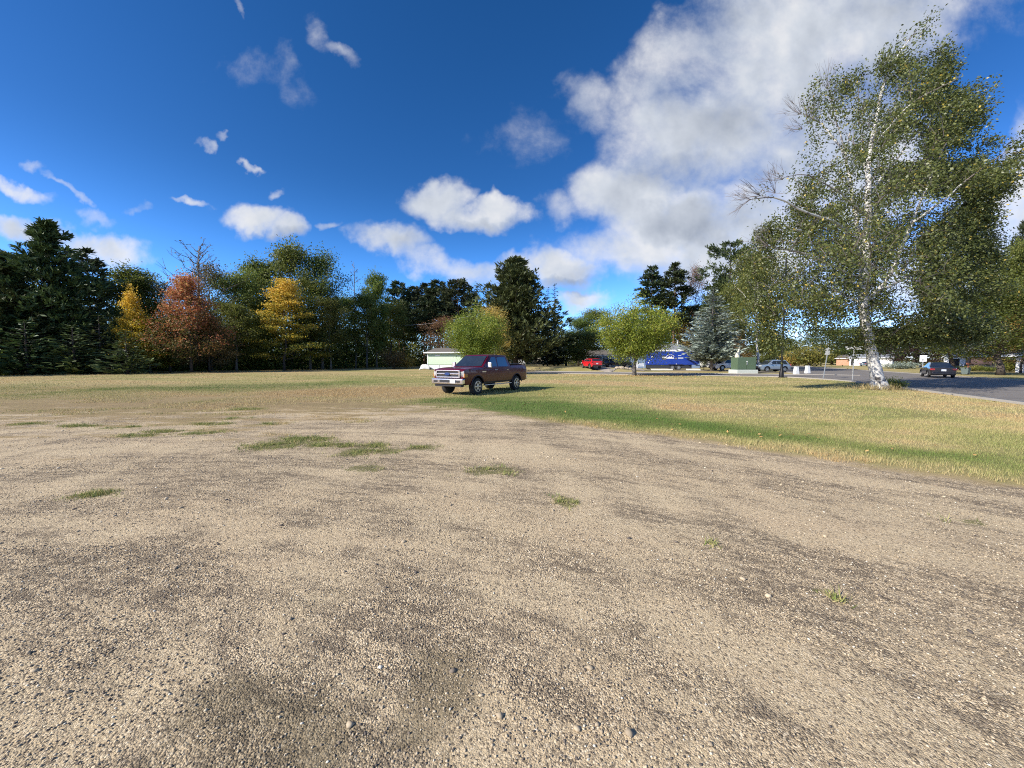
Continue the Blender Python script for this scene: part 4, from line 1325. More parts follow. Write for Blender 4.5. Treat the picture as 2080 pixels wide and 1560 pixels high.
wl = [(*gp(-260, 36), 5, 8), (*gp(-20, 50), 6, 9), (*gp(120, 55), 7, 9), (*gp(260, 62), 7, 8), (*gp(420, 68), 7, 8.5), (*gp(560, 78), 7, 9), (*gp(680, 88), 8, 9.5), (*gp(800, 103), 8, 9)]
wood_mass("wood_understorey", "dark tangled undergrowth along the wood's edge", wl, 60000, 8, .46, L_DARK, 61)
wl2 = [(*gp(-300, 50), 8, 14), (*gp(0, 66), 8, 15), (*gp(260, 78), 8, 13), (*gp(420, 84), 8, 13), (*gp(600, 94), 9, 16), (*gp(780, 112), 9, 17), (*gp(860, 112), 9, 17), (*gp(960, 118), 9, 17), (*gp(1120, 124), 9, 12)]
wood_mass("deep_wood", "mass of dark trees deep inside the wood", wl2, 56000, 14, .62, L_DARK, 63)
wl3 = [(*gp(1090, 150), 10, 13), (*gp(1300, 150), 10, 12), (*gp(1500, 170), 12, 11), (*gp(1640, 215), 14, 10), (*gp(1760, 215), 14, 15), (*gp(1900, 150), 12, 18), (*gp(2120, 115), 10, 20), (*gp(2400, 90), 10, 18)]
wood_mass("far_wood", "far belt of trees closing the view beyond the houses", wl3, 36000, 14, .85, L_DARK, 65)

# ================================================================== BIG BIRCH
def big_birch():
    base = P(1785, 791)
    Y0 = base[1]
    r = np.random.default_rng(91)
    mb = MB()
    def pt(px, py, dy=0.0):
        return on_plane(px, py, Y0 + dy)
    wind = np.array([.80, -.1, .42])
    skel = []                                # every limb: points, radii
    def limb(pts, r0, r1, sides=8):
        P_ = np.array([pt(*p) for p in pts])
        t = np.linspace(0, 1, len(P_))
        tt = np.linspace(0, 1, len(P_) * 3)
        Q = np.stack([np.interp(tt, t, P_[:, k]) for k in range(3)], 1)
        for _ in range(2):
            Q[1:-1] = (Q[:-2] + 2 * Q[1:-1] + Q[2:]) / 4
        Q[2:] += np.cumsum(r.normal(0, .022, (len(Q) - 2, 3)), 0) * np.linspace(0, 1, len(Q) - 2)[:, None] + r.normal(0, .015, (len(Q) - 2, 3))
        rad = r0 + (r1 - r0) * np.linspace(0, 1, len(Q)) ** .8
        skel.append((Q, rad))
        k = int(np.searchsorted(-rad, -.034))            # white bark on the stout wood, brown bark further out
        if k < len(Q) - 2:
            mb.tube(Q[:k + 1], rad[:k + 1], sides, False)
            mb.tube(Q[k:], np.minimum(rad[k:], .03), 5, False)
        else:
            mb.tube(Q, rad, sides, False)
        return Q
    limb([(1785, 794), (1783, 775), (1776, 740), (1768, 705), (1760, 665), (1752, 610), (1757, 560), (1762, 500), (1766, 440), (1766, 390), (1767, 350), (1770, 300), (1782, 255), (1790, 200), (1805, 150), (1835, 100), (1866, 64)], .35, .02, 14)
    mb.tube([base + [0, 0, -.06], base + [0, 0, .18], base + [-.05, 0, .5]], [.56, .46, .37], 12, False)
    limb([(1752, 590, .1), (1748, 500, .8), (1735, 420, 1.3), (1726, 360, 1.6), (1716, 315, 1.8), (1700, 290, 1.9), (1678, 262, 2.0), (1655, 245, 2.2), (1628, 232, 2.5)], .14, .018)
    limb([(1718, 318, 1.8), (1712, 290, 1.6), (1700, 250, 1.5), (1690, 220, 1.6), (1680, 180, 1.7)], .06, .012)
    limb([(1716, 320, 1.8), (1725, 270, 1.2), (1745, 235, 1.0), (1760, 200, .8)], .05, .012)
    limb([(1758, 540, 0), (1728, 480, -.9), (1700, 450, -1.6), (1660, 440, -2.2), (1620, 420, -2.6), (1580, 395, -3.0), (1545, 398, -3.2), (1520, 405, -3.4)], .11, .012)
    limb([(1764, 440, 0), (1735, 420, -.5), (1700, 385, -1.0), (1660, 365, -1.4), (1620, 352, -1.8), (1585, 362, -2.0)], .07, .012)
    limb([(1754, 610, 0), (1790, 590, -.5), (1820, 540, -1.0), (1838, 490, -1.3), (1856, 450, -1.6), (1880, 400, -1.9), (1905, 340, -2.1), (1930, 290, -2.3)], .15, .015)
    limb([(1766, 400, 0), (1790, 360, .6), (1830, 315, 1.2), (1852, 280, 1.5), (1868, 245, 1.8), (1890, 215, 2.0)], .09, .012)
    limb([(1856, 450, -1.6), (1900, 420, -2.3), (1950, 380, -2.8), (2000, 340, -3.2), (2060, 305, -3.6)], .07, .012)
    limb([(1790, 590, -.4), (1850, 560, .8), (1900, 530, 1.6), (1950, 510, 2.2), (2000, 485, 2.8)], .09, .012)
    limb([(1765, 660, 0), (1810, 645, 1.0), (1870, 640, 2.0), (1940, 600, 2.8), (1985, 575, 3.2)], .08, .012)
    limb([(1757, 620, 0), (1700, 590, 1.4), (1650, 575, 2.2), (1600, 580, 2.8), (1570, 610, 3.0)], .08, .012)
    limb([(1756, 570, 0), (1700, 545, -1.2), (1650, 520, -2.2), (1600, 510, -2.8), (1560, 500, -3.2)], .08, .012)
    limb([(1766, 390, 0), (1755, 330, 1.2), (1748, 270, 1.8), (1742, 210, 2.0), (1745, 160, 2.2)], .07, .012)
    limb([(1772, 300, 0), (1805, 260, -1.0), (1850, 210, -1.8), (1905, 180, -2.3), (1940, 165, -2.6)], .06, .01)
    limb([(1762, 520, 0), (1760, 480, 2.0), (1775, 430, 3.6), (1800, 380, 4.6)], .08, .01)
    limb([(1760, 600, 0), (1765, 570, -2.0), (1770, 520, -3.6), (1760, 470, -4.6)], .08, .01)
    # leaf clumps fill the crown's outline, deeper in its middle; outline given in photo pixels of the crown
    out = np.array([(1868, 58), (1925, 98), (1932, 170), (1965, 190), (1992, 165), (1985, 245), (1995, 275), (2030, 290), (2074, 300), (2045, 350), (2040, 385), (2005, 420), (1995, 470), (2015, 520), (2040, 600), (2030, 660), (1960, 700), (1870, 692), (1800, 700), (1740, 695),
                    (1690, 715), (1640, 705), (1600, 700), (1555, 698), (1520, 660), (1535, 600), (1525, 540), (1535, 470), (1575, 440), (1600, 410), (1535, 400), (1560, 362), (1640, 345), (1645, 300), (1622, 262), (1632, 225), (1648, 165), (1690, 148), (1725, 150), (1770, 110), (1810, 92)], float)
    def inside(x, y):
        c = np.zeros(len(x), bool)
        n = len(out)
        for i in range(n):
            a, b = out[i], out[(i + 1) % n]
            if a[1] != b[1]:
                c ^= ((a[1] > y) != (b[1] > y)) & (x < (b[0] - a[0]) * (y - a[1]) / (b[1] - a[1]) + a[0])
        return c
    def edge_dist(x, y):
        best = np.full(len(x), 1e9)
        for i in range(len(out)):
            a, b = out[i], out[(i + 1) % len(out)]
            d = b - a
            t = np.clip(((x - a[0]) * d[0] + (y - a[1]) * d[1]) / (d @ d), 0, 1)
            best = np.minimum(best, np.hypot(x - a[0] - t * d[0], y - a[1] - t * d[1]))
        return best
    n = 20000
    X, Yp = r.uniform(1515, 2078, n), r.uniform(55, 712, n)
    k = inside(X, Yp)
    X, Yp = X[k], Yp[k]
    ed = edge_dist(X, Yp)
    dens = .46 + .5 * sst(Yp, 150, 420) + .12 * sst(X, 1780, 1900) * sst(Yp, 200, 420)
    dens *= 1 - .55 * sst(1740 - X, 0, 70) * (1 - sst(Yp, 330, 460))              # thin upper left
    dens *= 1 - .45 * np.exp(-(((X - 1640) / 50) ** 2 + ((Yp - 540) / 35) ** 2))      # sky gap left of the trunk
    dens *= 1 - .4 * np.exp(-(((X - 1625) / 50) ** 2 + ((Yp - 665) / 22) ** 2))
    dens *= .05 + 1.6 * sst(fbm(X / 42, Yp / 34, 71), .38, .58)
    k = r.uniform(0, 1, len(X)) < dens * .56
    X, Yp, ed = X[k], Yp[k], ed[k]
    depth = np.minimum(ed / 781 * Y0 * 1.15, 4.6)
    dyv = r.normal(0, .62, len(X)) * depth + r.uniform(-.3, .3, len(X))
    # the stems stay in sight: few clumps hang straight in front of them
    thick = np.concatenate([q_[rd > .045] for q_, rd in skel])
    tu, tv = thick[:, 0] / thick[:, 1], (thick[:, 2] - CAM_H) / thick[:, 1]
    hide = np.zeros(len(X), bool)
    for i in range(len(X)):
        rr_ = ray(X[i], Yp[i])
        m_ = np.hypot(tu - rr_[0] / rr_[1], tv - rr_[2] / rr_[1]) < .016
        hide[i] = m_.any() and Y0 + dyv[i] < thick[m_, 1].max() + .2
    hide &= (r.uniform(0, 1, len(X)) < .78) & (Yp > 190)
    X, Yp, dyv = X[~hide], Yp[~hide], dyv[~hide]
    cl = []
    for a, b, c in zip(X, Yp, dyv):
        p = on_plane(a, b, Y0)
        q = np.array([0, 0, CAM_H]) + (p - [0, 0, CAM_H]) * ((Y0 + c) / Y0)
        cl.append(q)
    for q_, rd in skel:                                   # every leafy limb ends in foliage, the leader most of all
        lead = q_[-1][2] > 19
        if lead or q_[-1][0] > base[0] + 1.0:
            for _ in range(60 if lead else 14):
                cl.append(q_[int(len(q_) * r.uniform(.68, .999))] + r.normal(0, .55 if lead else .4, 3) + wind * r.uniform(0, .9))
    cl = np.array(cl)
    nodes = np.concatenate([s[0] for s in skel])
    LV, Lv = [], []
    # twigs grow outwards from the limbs, each clump hanging on the nearest wood already grown
    order = np.argsort([np.min(np.linalg.norm(nodes - q, axis=1)) for q in cl])
    cap = len(nodes) + len(cl)
    grown = np.zeros((cap, 3)); grown[:len(nodes)] = nodes
    ng = len(nodes)
    for j in order:
        q = cl[j]
        d = np.linalg.norm(grown[:ng] - (q - wind * .35), axis=1) + .3 * np.maximum(0, grown[:ng, 2] - q[2])
        b = grown[np.argmin(d)].copy()
        L = np.linalg.norm(q - b)
        if L > .12:
            m = (b + q) / 2 + np.array([0, 0, .08 * L]) + r.normal(0, .06 * L, 3)
            mb.tube([b, m, q], [min(.022, .006 + .006 * L), .007, .004], 3, False)
        grown[ng] = q
        ng += 1
        right = sst(np.array([q[0]]), base[0] - 2, base[0] + 3)[0]
        nl = int(r.uniform(16, 52) * (.7 + .55 * right))
        t = r.uniform(-.2, 1.0, nl)[:, None]
        flow = unit(wind * (.35 + .6 * right) + r.normal(0, .45, 3) + (0, 0, -.45 + .2 * right))
        c = q + flow * t * .8 + r.normal(0, .15, (nl, 3)) + np.array([0, 0, -.22]) * (t ** 2)
        ax = flow + r.normal(0, .65, (nl, 3)) + [0, 0, -.25]
        s = r.uniform(.085, .155, nl)
        V, v = cards(c, ax, r.normal(0, 1, (nl, 3)) + [0, 0, .4], s, s * r.uniform(.5, .72, nl), np.where(r.uniform(0, 1, nl) < .016, .98, r.normal(.42, .18, nl) + r.uniform(-.12, .12)).clip(0, 1))
        LV.append(V); Lv.append(v)
    # leafless sprays of twigs on the windward (left) side
    for (a, b, dy, ln, el) in [(1628, 232, 2.5, 1.3, 2.5), (1640, 238, 2.3, 1.2, 2.2), (1655, 246, 2.2, 1.1, 1.9), (1630, 262, 2.3, .9, 3.0), (1680, 182, 1.7, 1.2, 1.8), (1545, 398, -3.2, 1.2, 2.9), (1525, 405, -3.4, 1.0, 3.3), (1575, 392, -3.0, 1.2, 2.5), (1590, 365, -2.0, 1.0, 2.6), (1560, 500, -3.2, 1.0, 2.9), (1690, 205, 1.6, 1.0, 1.4), (1665, 250, 2.1, 1.0, 2.4)]:
        p = pt(a, b, dy)
        for _ in range(10):
            an = el + r.normal(0, .38)
            d = np.array([math.cos(an), r.normal(0, .35), math.sin(an)]) * ln * r.uniform(.5, 1.05)
            m = p + d * .5 + r.normal(0, .06, 3)
            mb.tube([p, m, p + d], [.011, .008, .004], 3, False)
            for _ in range(3):
                e = p + d + unit(d + r.normal(0, .6, 3)) * r.uniform(.2, .45)
                mb.tube([m + (p + d - m) * r.uniform(0, .9), e], [.006, .003], 3, False)
    t = thing('birch_tree', 'tall wind blown birch with leaning white trunk beside the road', 'tree', tuple(base))
    for o in (mb.build('trunk', bark_birch, t, True, thin_mat=twig),
              mobj('crown', np_mesh('birch_crown', np.concatenate(LV), np.arange(len(LV) and sum(len(x) for x in LV)).reshape(-1, 4), L_BIRCH, False, {'v': np.concatenate(Lv)}), t)):
        o.location = tuple(-base)
    # tuft of dry weeds and suckers round its foot
    r2 = np.random.default_rng(19)
    n = 900
    an, rr = r2.uniform(0, 6.28, n), np.abs(r2.normal(0, .45, n)) + .25
    X, Yq = base[0] + np.cos(an) * rr, base[1] + np.sin(an) * rr * .8
    V, vv = blades(X, Yq, r2.uniform(.15, .5, n), np.full(n, .02), r2.uniform(0, .35, n), 20, 2, .7)
    o = mobj('weed_tuft', np_mesh('weed_tuft', V, np.arange(len(V)).reshape(-1, 3), grass_mat, False, {'v': vv}))
    tag(o, 'dry straw coloured weeds growing round the birch foot', 'weeds', None, 'stuff')
    plant_tree('bush_green', 'shrub', 'small leafy suckers at the right foot of the birch', base + [.75, -.1, 0], .75, 1.1, None, 'shrub')
big_birch()

# ================================================================== VEHICLES
rubber = pmat("tyre_rubber", (.018, .018, .018), .85, 0, .2, 20)
trim_black = pmat("black_trim", (.02, .02, .021), .5, 0, .1, 8)
chrome = pmat("chrome", (.72, .72, .72), .16, 1.0, .04, 5)
alloy = pmat("wheel_alloy", (.52, .52, .52), .32, .9, .08, 9)
plate_m = pmat("plate_white", (.72, .76, .80), .5, 0, .05, 30)
lamp_glass = pmat("headlamp_glass", (.70, .70, .68), .08, .35, .1, 25, coat=1.0)
red_lamp = pmat("tail_lamp_red", (.35, .012, .015), .15, 0, .1, 20, coat=1.0)
def glass_mat():
    m = bpy.data.materials.new("car_glass")
    m.use_nodes = True
    T = NT(m.node_tree)
    out, b = T.n('ShaderNodeOutputMaterial'), T.n('ShaderNodeBsdfPrincipled')
    pos = T.n('ShaderNodeNewGeometry').outputs['Position']
    T.put(b.inputs['Base Color'], T.mix(T.noise(pos, 3.0, 3), (.012, .016, .02), (.03, .036, .042)))
    b.inputs['Roughness'].default_value = .04
    b.inputs['Specular IOR Level'].default_value = .8
    b.inputs['Coat Weight'].default_value = .6
    T.put(out.inputs[0], b.outputs[0])
    return m
car_glass = glass_mat()
def paint(name, col, metal=.35, rough=.32):
    return pmat(name, col, rough, metal, .06, 2.0, coat=1.0)

def lerp_pts(pts, x):
    xs, ys = zip(*sorted(pts))
    return float(np.interp(x, xs, ys))

def wheel(parent, x, y, Rw, W, side, rim_mat=None, spokes=6):
    w = bpy.data.objects.new('wheel', None)
    w.empty_display_size = .2
    link(w, parent)
    w.location = (x, y, Rw)
    t = MB().lathe([(Rw * .62, -W * .46), (Rw * .80, -W * .5), (Rw * .95, -W * .44), (Rw, -W * .30), (Rw, W * .30), (Rw * .95, W * .44), (Rw * .80, W * .5), (Rw * .62, W * .46)], 28, 'Y')
    t.build('tyre', rubber, w, True)
    o = side * W * .5
    rm = MB().lathe([(Rw * .66, o - side * .03), (Rw * .66, o + side * .004), (Rw * .58, o + side * .006), (Rw * .56, o - side * .05)], 28, 'Y')
    for k in range(spokes):
        a = 2 * math.pi * k / spokes
        M = Matrix.Rotation(a, 3, 'Y')
        rm.box(M @ Vector((Rw * .33, o - side * .012, 0)), (Rw * .56, .03, Rw * .17), M=M)
    rm.lathe([(Rw * .15, o - side * .03), (Rw * .15, o + side * .01), (Rw * .05, o + side * .016)], 12, 'Y')
    rm.build('rim', rim_mat or alloy, w)
    return w

def car(name, label, S, loc, heading, group=None):
    """vehicle from a spec: x forward, y left, z up, origin on the ground between the axles"""
    t = thing(name, label, S.get('cat', 'car'), loc, heading, group)
    xf, xr, Rw, tw = S['xf'], S['xr'], S['Rw'], S.get('tw', .22)
    xF, xB = S['front'], S['rear']
    hw, sill, ar = S['hw'], S['sill'], S['Rw'] + S.get('arch', .075)
    body = S['paint']
    plan = S.get('plan') or [(xF, .74), (xF - .12, .88), (xF - .45, .97), (xF - 1.0, 1.0), (xB + .9, 1.0), (xB + .35, .975), (xB + .08, .93), (xB, .86)]
    xs = sorted(set(np.round(np.concatenate([np.linspace(xB, xF, 46), [xB + .03, xB + .09, xB + .2, xF - .03, xF - .09, xF - .2], xf + ar * np.cos(np.linspace(0, np.pi, 15)), xr + ar * np.cos(np.linspace(0, np.pi, 15))]), 4)))
    def zlow(x):
        z = sill
        for c in (xf, xr):
            d = ar * ar - (x - c) ** 2
            if d > 0:
                z = max(z, Rw + math.sqrt(d))
        for c, s in ((xF, 1), (xB, -1)):
            k = 1 - min(1, abs(x - c) / .25)
            z = max(z, sill + .07 * k)
        return z
    def ztop(x):
        return lerp_pts(S['top'], x)
    zb = S['belt']
    def yw(x, z):
        w = hw * lerp_pts(plan, x)
        f = np.interp(z, [sill, sill + .18, zb - .25, zb - .06, zb + .08], [.955, .985, 1.0, .985, .94])
        return w * f
    rows, nst = [0, .2, .45, .7, .88, 1.0], len(xs)
    V = []
    for x in xs:
        zl, zt = zlow(x), ztop(x)
        half = []
        for s in rows:
            z = zl + (zt - zl) * s
            half.append((x, yw(x, z), z))
        ye = half[-1][1]
        half.append((x, ye * .93, zt + .022))
        half.append((x, ye * .6, zt + .04))
        half.append((x, 0, zt + .05))
        V += half + [(p[0], -p[1], p[2]) for p in half[-2::-1]]
    m = len(rows) * 2 + 5
    F = [(i * m + k, (i + 1) * m + k, (i + 1) * m + k + 1, i * m + k + 1) for i in range(nst - 1) for k in range(m - 1)]
    F += [tuple(range(m)), tuple(range((nst - 1) * m, nst * m))]
    bo = MB().add(V, F).build('body', body, t, True)
    def side_panel(nm, x0, x1, z0, z1, mat, parent, off=.006, sides=(1, -1), n=8):
        for s in sides:
            vs = []
            for z in (z0, (z0 + z1) / 2, z1):
                for x in np.linspace(x0, x1, n):
                    zz = max(z, zlow(x) + .01)
                    vs.append((x, s * (yw(x, zz) + off), zz))
            fs = [(r_ * n + i, r_ * n + i + 1, (r_ + 1) * n + i + 1, (r_ + 1) * n + i) for r_ in range(2) for i in range(n - 1)]
            yield MB().add(vs, fs).build(nm, mat, parent, True)
    # dark floor and wheel housings
    MB().box(((xF + xB) / 2, 0, sill + .06), (xF - xB - .35, hw * 1.7, .16)).box(((xf + xr) / 2, 0, (sill + zb) / 2), (xf - xr + 1.0, hw * 1.30, zb - sill - .15)).build('underbody', trim_black, t)
    # cabin
    g = S['cabin']
    xa, xat, xdt, xd, zr, wb, wt = g['a'], g['at'], g['dt'], g['d'], g['roof'], g['wb'], g['wt']
    prof = [(xd, zb), (xdt, zr - .02), ((xat + xdt) / 2, zr + .015), (xat, zr - .025), (xa, zb)]
    cx = sorted(set(np.round(np.concatenate([np.linspace(xd, xa, 26), [xdt, xat]]), 4)))
    V = []
    for x in cx:
        zt = lerp_pts(prof, x)
        half = []
        for s in (0, .5, .86, 1.0):
            z = (zb - .06) + (zt - zb + .06) * s
            u = (z - zb) / (zr - zb)
            w = wb + (wt - wb) * u
            half.append((x, w * (1 if s < .95 else .955), z))
        ye = half[-1][1]
        half.append((x, ye * .6, zt + .022))
        half.append((x, 0, zt + .03))
        V += half + [(p[0], -p[1], p[2]) for p in half[-2::-1]]
    m = 11
    F = [(i * m + k, (i + 1) * m + k, (i + 1) * m + k + 1, i * m + k + 1) for i in range(len(cx) - 1) for k in range(m - 1)]
    F += [tuple(range(m)), tuple(range((len(cx) - 1) * m, len(cx) * m))]
    MB().add(V, F).build('cabin', g.get('mat', body), t, True)
    def gy(z):
        return wb + (wt - wb) * (z - zb) / (zr - zb)
    for (x0b, x0t, x1b, x1t) in g['win']:
        z0, z1 = zb + .035, zr - g.get('head', .10)
        for s in (1, -1):
            vs = [(x0b, s * (gy(z0) + .008), z0), (x1b, s * (gy(z0) + .008), z0), (x1t, s * (gy(z1) + .008), z1), (x0t, s * (gy(z1) + .008), z1)]
            MB().add(vs + [(p[0], p[1] - s * .02, p[2]) for p in vs], [(0, 1, 2, 3), (7, 6, 5, 4), (0, 1, 5, 4), (1, 2, 6, 5), (2, 3, 7, 6), (3, 0, 4, 7)]).build('side_window', car_glass, t)
    def screen(nm, xb_, xt_, sgn, u0=.08, u1=.90):
        vs = []
        for u in (u0, (u0 + u1) / 2, u1):
            z = zb + (zr - zb) * u
            x = xb_ + (xt_ - xb_) * u
            w = gy(z) * .90
            for k in np.linspace(-1, 1, 7):
                vs.append((x + sgn * (.05 - .035 * k * k), w * k, z + .012))
        fs = [(r_ * 7 + i, r_ * 7 + i + 1, (r_ + 1) * 7 + i + 1, (r_ + 1) * 7 + i) for r_ in range(2) for i in range(6)]
        MB().add(vs, fs).build(nm, car_glass, t, True)
    screen('windshield', xa, xat, 1)
    screen('rear_window', xd, xdt, -1, .25 if S.get('tallrear') else .12)
    for x, s in ((xf, 1), (xf, -1), (xr, 1), (xr, -1)):
        wheel(t, x, s * (hw * .985 - tw / 2), Rw, tw, s, S.get('rim'), S.get('spokes', 6))
    # doors, handles, lower trim
    for (x0, x1) in S['doors']:
        for k, d in enumerate(side_panel('door', x0, x1, sill + .10, zb - .03, body, t)):
            s = 1 if k == 0 else -1
            xh = x0 + .14
            MB().box((xh, s * (yw(xh, zb - .14) + .028), zb - .14), (.2, .03, .035)).build('door_handle', S.get('handle', body), d, bevel=.008)
    if S.get('sidestep'):
        for s in (1, -1):
            MB().box(((xf + xr) / 2, s * hw * .94, sill - .08), (xf - xr - 1.15, .14, .05)).build('running_board', S['sidestep'], t, bevel=.012)
    for _ in side_panel('sill_trim', xr + ar + .02, xf - ar - .02, sill, sill + .09, trim_black, t, .01):
        pass
    for c in (xf, xr):                                  # arch lips
        for s in (1, -1):
            arc = [(c + (ar + .015) * math.cos(a), s * (yw(c, Rw + ar * .6) + .004), Rw + (ar + .015) * math.sin(a)) for a in np.linspace(.12, math.pi - .12, 15)]
            MB().tube(arc, .03, 5).build('wheel_arch', S.get('archmat', trim_black), t)
    # mirrors
    for s in (1, -1):
        mb = MB().box((xa - .38, s * (hw + .13), zb + .12), (.12, .20, S.get('mirror', .17)))
        mb.build('mirror', S.get('mirmat', body), t, bevel=.03)
    if S.get('plate_f'):
        MB().box((xF + .03, S['plate_f'][0], S['plate_f'][1]), (.02, .32, .17)).build('license_plate', plate_m, t)
    if S.get('plate_r'):
        MB().box((xB - .02, 0, S['plate_r']), (.02, .32, .17)).build('license_plate', plate_m, t)
    for s in (1, -1):
        x_, z_, w_, h_ = S['tail']
        MB().box((x_, s * (hw * .80), z_), (.14, w_, h_)).build('tail_light', red_lamp, t, bevel=.025)
        x_, z_, w_, h_ = S['head']
        MB().box((x_, s * (hw * .74), z_), (.24, w_, h_)).build('headlight', lamp_glass, t, bevel=.03)
    if S.get('bumper', True):
        bm_ = S.get('bumpmat', trim_black)
        MB().box((xF - .06, 0, sill + .12), (.20, hw * 1.62, .20)).build('front_bumper', bm_, t, bevel=.05)
        MB().box((xB + .06, 0, sill + .14), (.20, hw * 1.70, .20)).build('rear_bumper', bm_, t, bevel=.05)
    if S.get('grille'):
        MB().box((xF - .01, 0, S['grille'][0]), (.06, hw * 1.05, S['grille'][1])).build('grille', trim_black, t, bevel=.02)
    return t

# ---- the red pickup on the lawn
red_paint = pmat("dark_red_paint", (.085, .002, .009), .3, 0.0, .06, 2.0, coat=.45, spec=.35)
pf, pr = P(960, 800.5), P(1049, 793)
_ha = math.atan2(-20.6, 1.4) - R(35.0)              # three-quarter view: the nose points at the camera's left
hd = np.array([math.cos(_ha), math.sin(_ha)])
left = np.array([-hd[1], hd[0]])
mid = (pf + pr)[:2] / 2 - left * .80
TR = dict(xf=1.85, xr=-1.85, Rw=.415, tw=.28, front=2.86, rear=-3.06, hw=1.01, sill=.53, arch=.10, belt=1.33, paint=red_paint, cat='pickup truck',
          top=[(2.86, 1.17), (2.78, 1.24), (2.2, 1.30), (1.40, 1.33), (.8, 1.33), (-1.2, 1.33), (-1.3, 1.40), (-2.9, 1.41), (-3.06, 1.40)],
          plan=[(2.86, .86), (2.78, .93), (2.5, .985), (2.0, 1.0), (-2.6, 1.0), (-2.95, .985), (-3.06, .95)],
          cabin=dict(a=1.42, at=.58, dt=-1.02, d=-1.28, roof=1.96, wb=.94, wt=.77, win=[(1.02, .45, .08, .08), (-.02, -.02, -1.0, -.86)], head=.11),
          doors=[(.14, 1.12), (-.98, .10)], handle=chrome, sidestep=alloy, mirmat=chrome, mirror=.28, archmat=pmat("arch_grey", (.05, .03, .03), .6),
          head=(2.74, 1.04, .34, .27), tail=(-3.0, 1.10, .20, .42), bumper=False, plate_r=.80, spokes=6)
truck = car('pickup_truck', 'dark red crew cab pickup with chrome grille parked on the lawn', TR, (mid[0], mid[1], float(terrain(*mid))), math.atan2(hd[1], hd[0]))
gr = MB()
for z in (.88, 1.035, 1.19):
    gr.box((2.90, 0, z), (.07, 1.40, .06))
for y in (-.69, .69):
    gr.box((2.895, y, 1.035), (.07, .07, .365))
gr = gr.build('grille', chrome, truck, bevel=.018)
MB().box((2.86, 0, 1.035), (.05, 1.36, .34)).build('grille_mesh', trim_black, gr)
MB().lathe([(.001, .0), (.13, .0), (.13, .02), (.001, .022)], 20, 'Z').build('badge', pmat("badge_blue", (.02, .05, .16), .3, .2), gr)
bd = [c for c in gr.children if c.name.startswith('badge')][0]
bd.rotation_euler, bd.location, bd.scale = (R(90), 0, R(90)), (2.935, 0, 1.035), (1.25, .52, 1)
fb = MB().box((2.90, 0, .68), (.20, 1.92, .26)).build('front_bumper', chrome, truck, bevel=.045)
MB().box((2.985, .0, .70), (.05, .86, .12)).build('bumper_insert', trim_black, fb, bevel=.01)
MB().box((3.015, .38, .69), (.02, .31, .16)).build('license_plate', plate_m, fb)
for y in (-.68, .68):
    MB().box((2.985, y, .69), (.05, .26, .11)).build('fog_lamp', trim_black, fb, bevel=.02)
MB().box((2.80, 0, .50), (.22, 1.62, .14)).build('air_dam', trim_black, truck, bevel=.03)
MB().box((-3.10, 0, .66), (.18, 1.86, .20)).build('rear_bumper', chrome, truck, bevel=.04)
MB().box((-2.17, 0, 1.47), (1.70, 1.72, .045)).build('tonneau_cover', trim_black, truck, bevel=.015)
MB().box((-3.075, 0, 1.08), (.03, 1.5, .52)).build('tailgate', red_paint, truck, bevel=.02)
for s in (1, -1):
    MB().box((2.72, s * .86, .96), (.26, .22, .20)).build('corner_lamp', pmat("amber_lamp", (.4, .16, .03), .2, 0, coat=1.0), truck, bevel=.03)
    MB().box((1.35, s * 1.018, 1.12), (.34, .012, .06)).build('fender_badge', chrome, truck)

# ---- cars along the street
def sedan(paint_m, L=4.7, H=1.45, hw=.91, **kw):
    S = dict(xf=1.38, xr=-1.38, Rw=.325, tw=.21, front=L / 2 + .02, rear=-L / 2, hw=hw, sill=.27, belt=.95, paint=paint_m,
             top=[(L / 2 + .02, .66), (L / 2 - .15, .76), (1.2, .93), (.9, .95), (-1.3, .97), (-L / 2 + .2, .99), (-L / 2, .93)],
             cabin=dict(a=1.15, at=.30, dt=-.85, d=-1.85, roof=H, wb=.84, wt=.60, win=[(.78, .22, -.12, -.12), (-.2, -.2, -1.18, -.82)], head=.09),
             doors=[(-.10, .95), (-1.05, -.14)], head=(L / 2 - .14, .70, .34, .14), tail=(-L / 2 + .05, .80, .34, .16), plate_r=.72, grille=(.52, .2), bumpmat=paint_m)
    S.update(kw)
    return S
def suv(paint_m, L=4.6, H=1.68, hw=.93, **kw):
    S = dict(xf=1.35, xr=-1.35, Rw=.36, tw=.23, front=L / 2, rear=-L / 2, hw=hw, sill=.32, belt=1.06, paint=paint_m,
             top=[(L / 2, .78), (L / 2 - .12, .92), (1.25, 1.04), (1.0, 1.06), (-L / 2 + .3, 1.08), (-L / 2, 1.0)],
             cabin=dict(a=1.25, at=.42, dt=-1.65, d=-2.12, roof=H, wb=.87, wt=.70, win=[(.88, .32, -.10, -.10), (-.18, -.18, -1.08, -1.02), (-1.16, -1.1, -1.78, -1.58)], head=.10),
             doors=[(-.08, 1.02), (-1.12, -.12)], head=(L / 2 - .14, .86, .34, .16), tail=(-L / 2 + .07, .98, .28, .24), plate_r=.78, grille=(.68, .28), tallrear=True)
    S.update(kw)
    return S
def view_heading(px, Y, turn):
    """heading of a car that faces away along the line of sight, turned left by `turn` degrees"""
    g = G(px, Y)
    return math.atan2(g[1], g[0]) + R(turn)
g = G(1201, 60)
car('red_car', 'bright red hatchback parked on the rise behind the lawn', suv(paint("bright_red_paint", (.62, .012, .02), .05, .3), 4.3, 1.52, .90, cat='car', handle=trim_black), g, view_heading(1201, 60, 24))
g = G(1905, 38.2)
car('black_car', 'black sedan on the road in front of the brick house', sedan(paint("black_paint", (.012, .012, .016), .3, .25), 4.75, 1.45), (g[0], g[1], .04), view_heading(1905, 37.6, 10))
g = G(1478, 58)
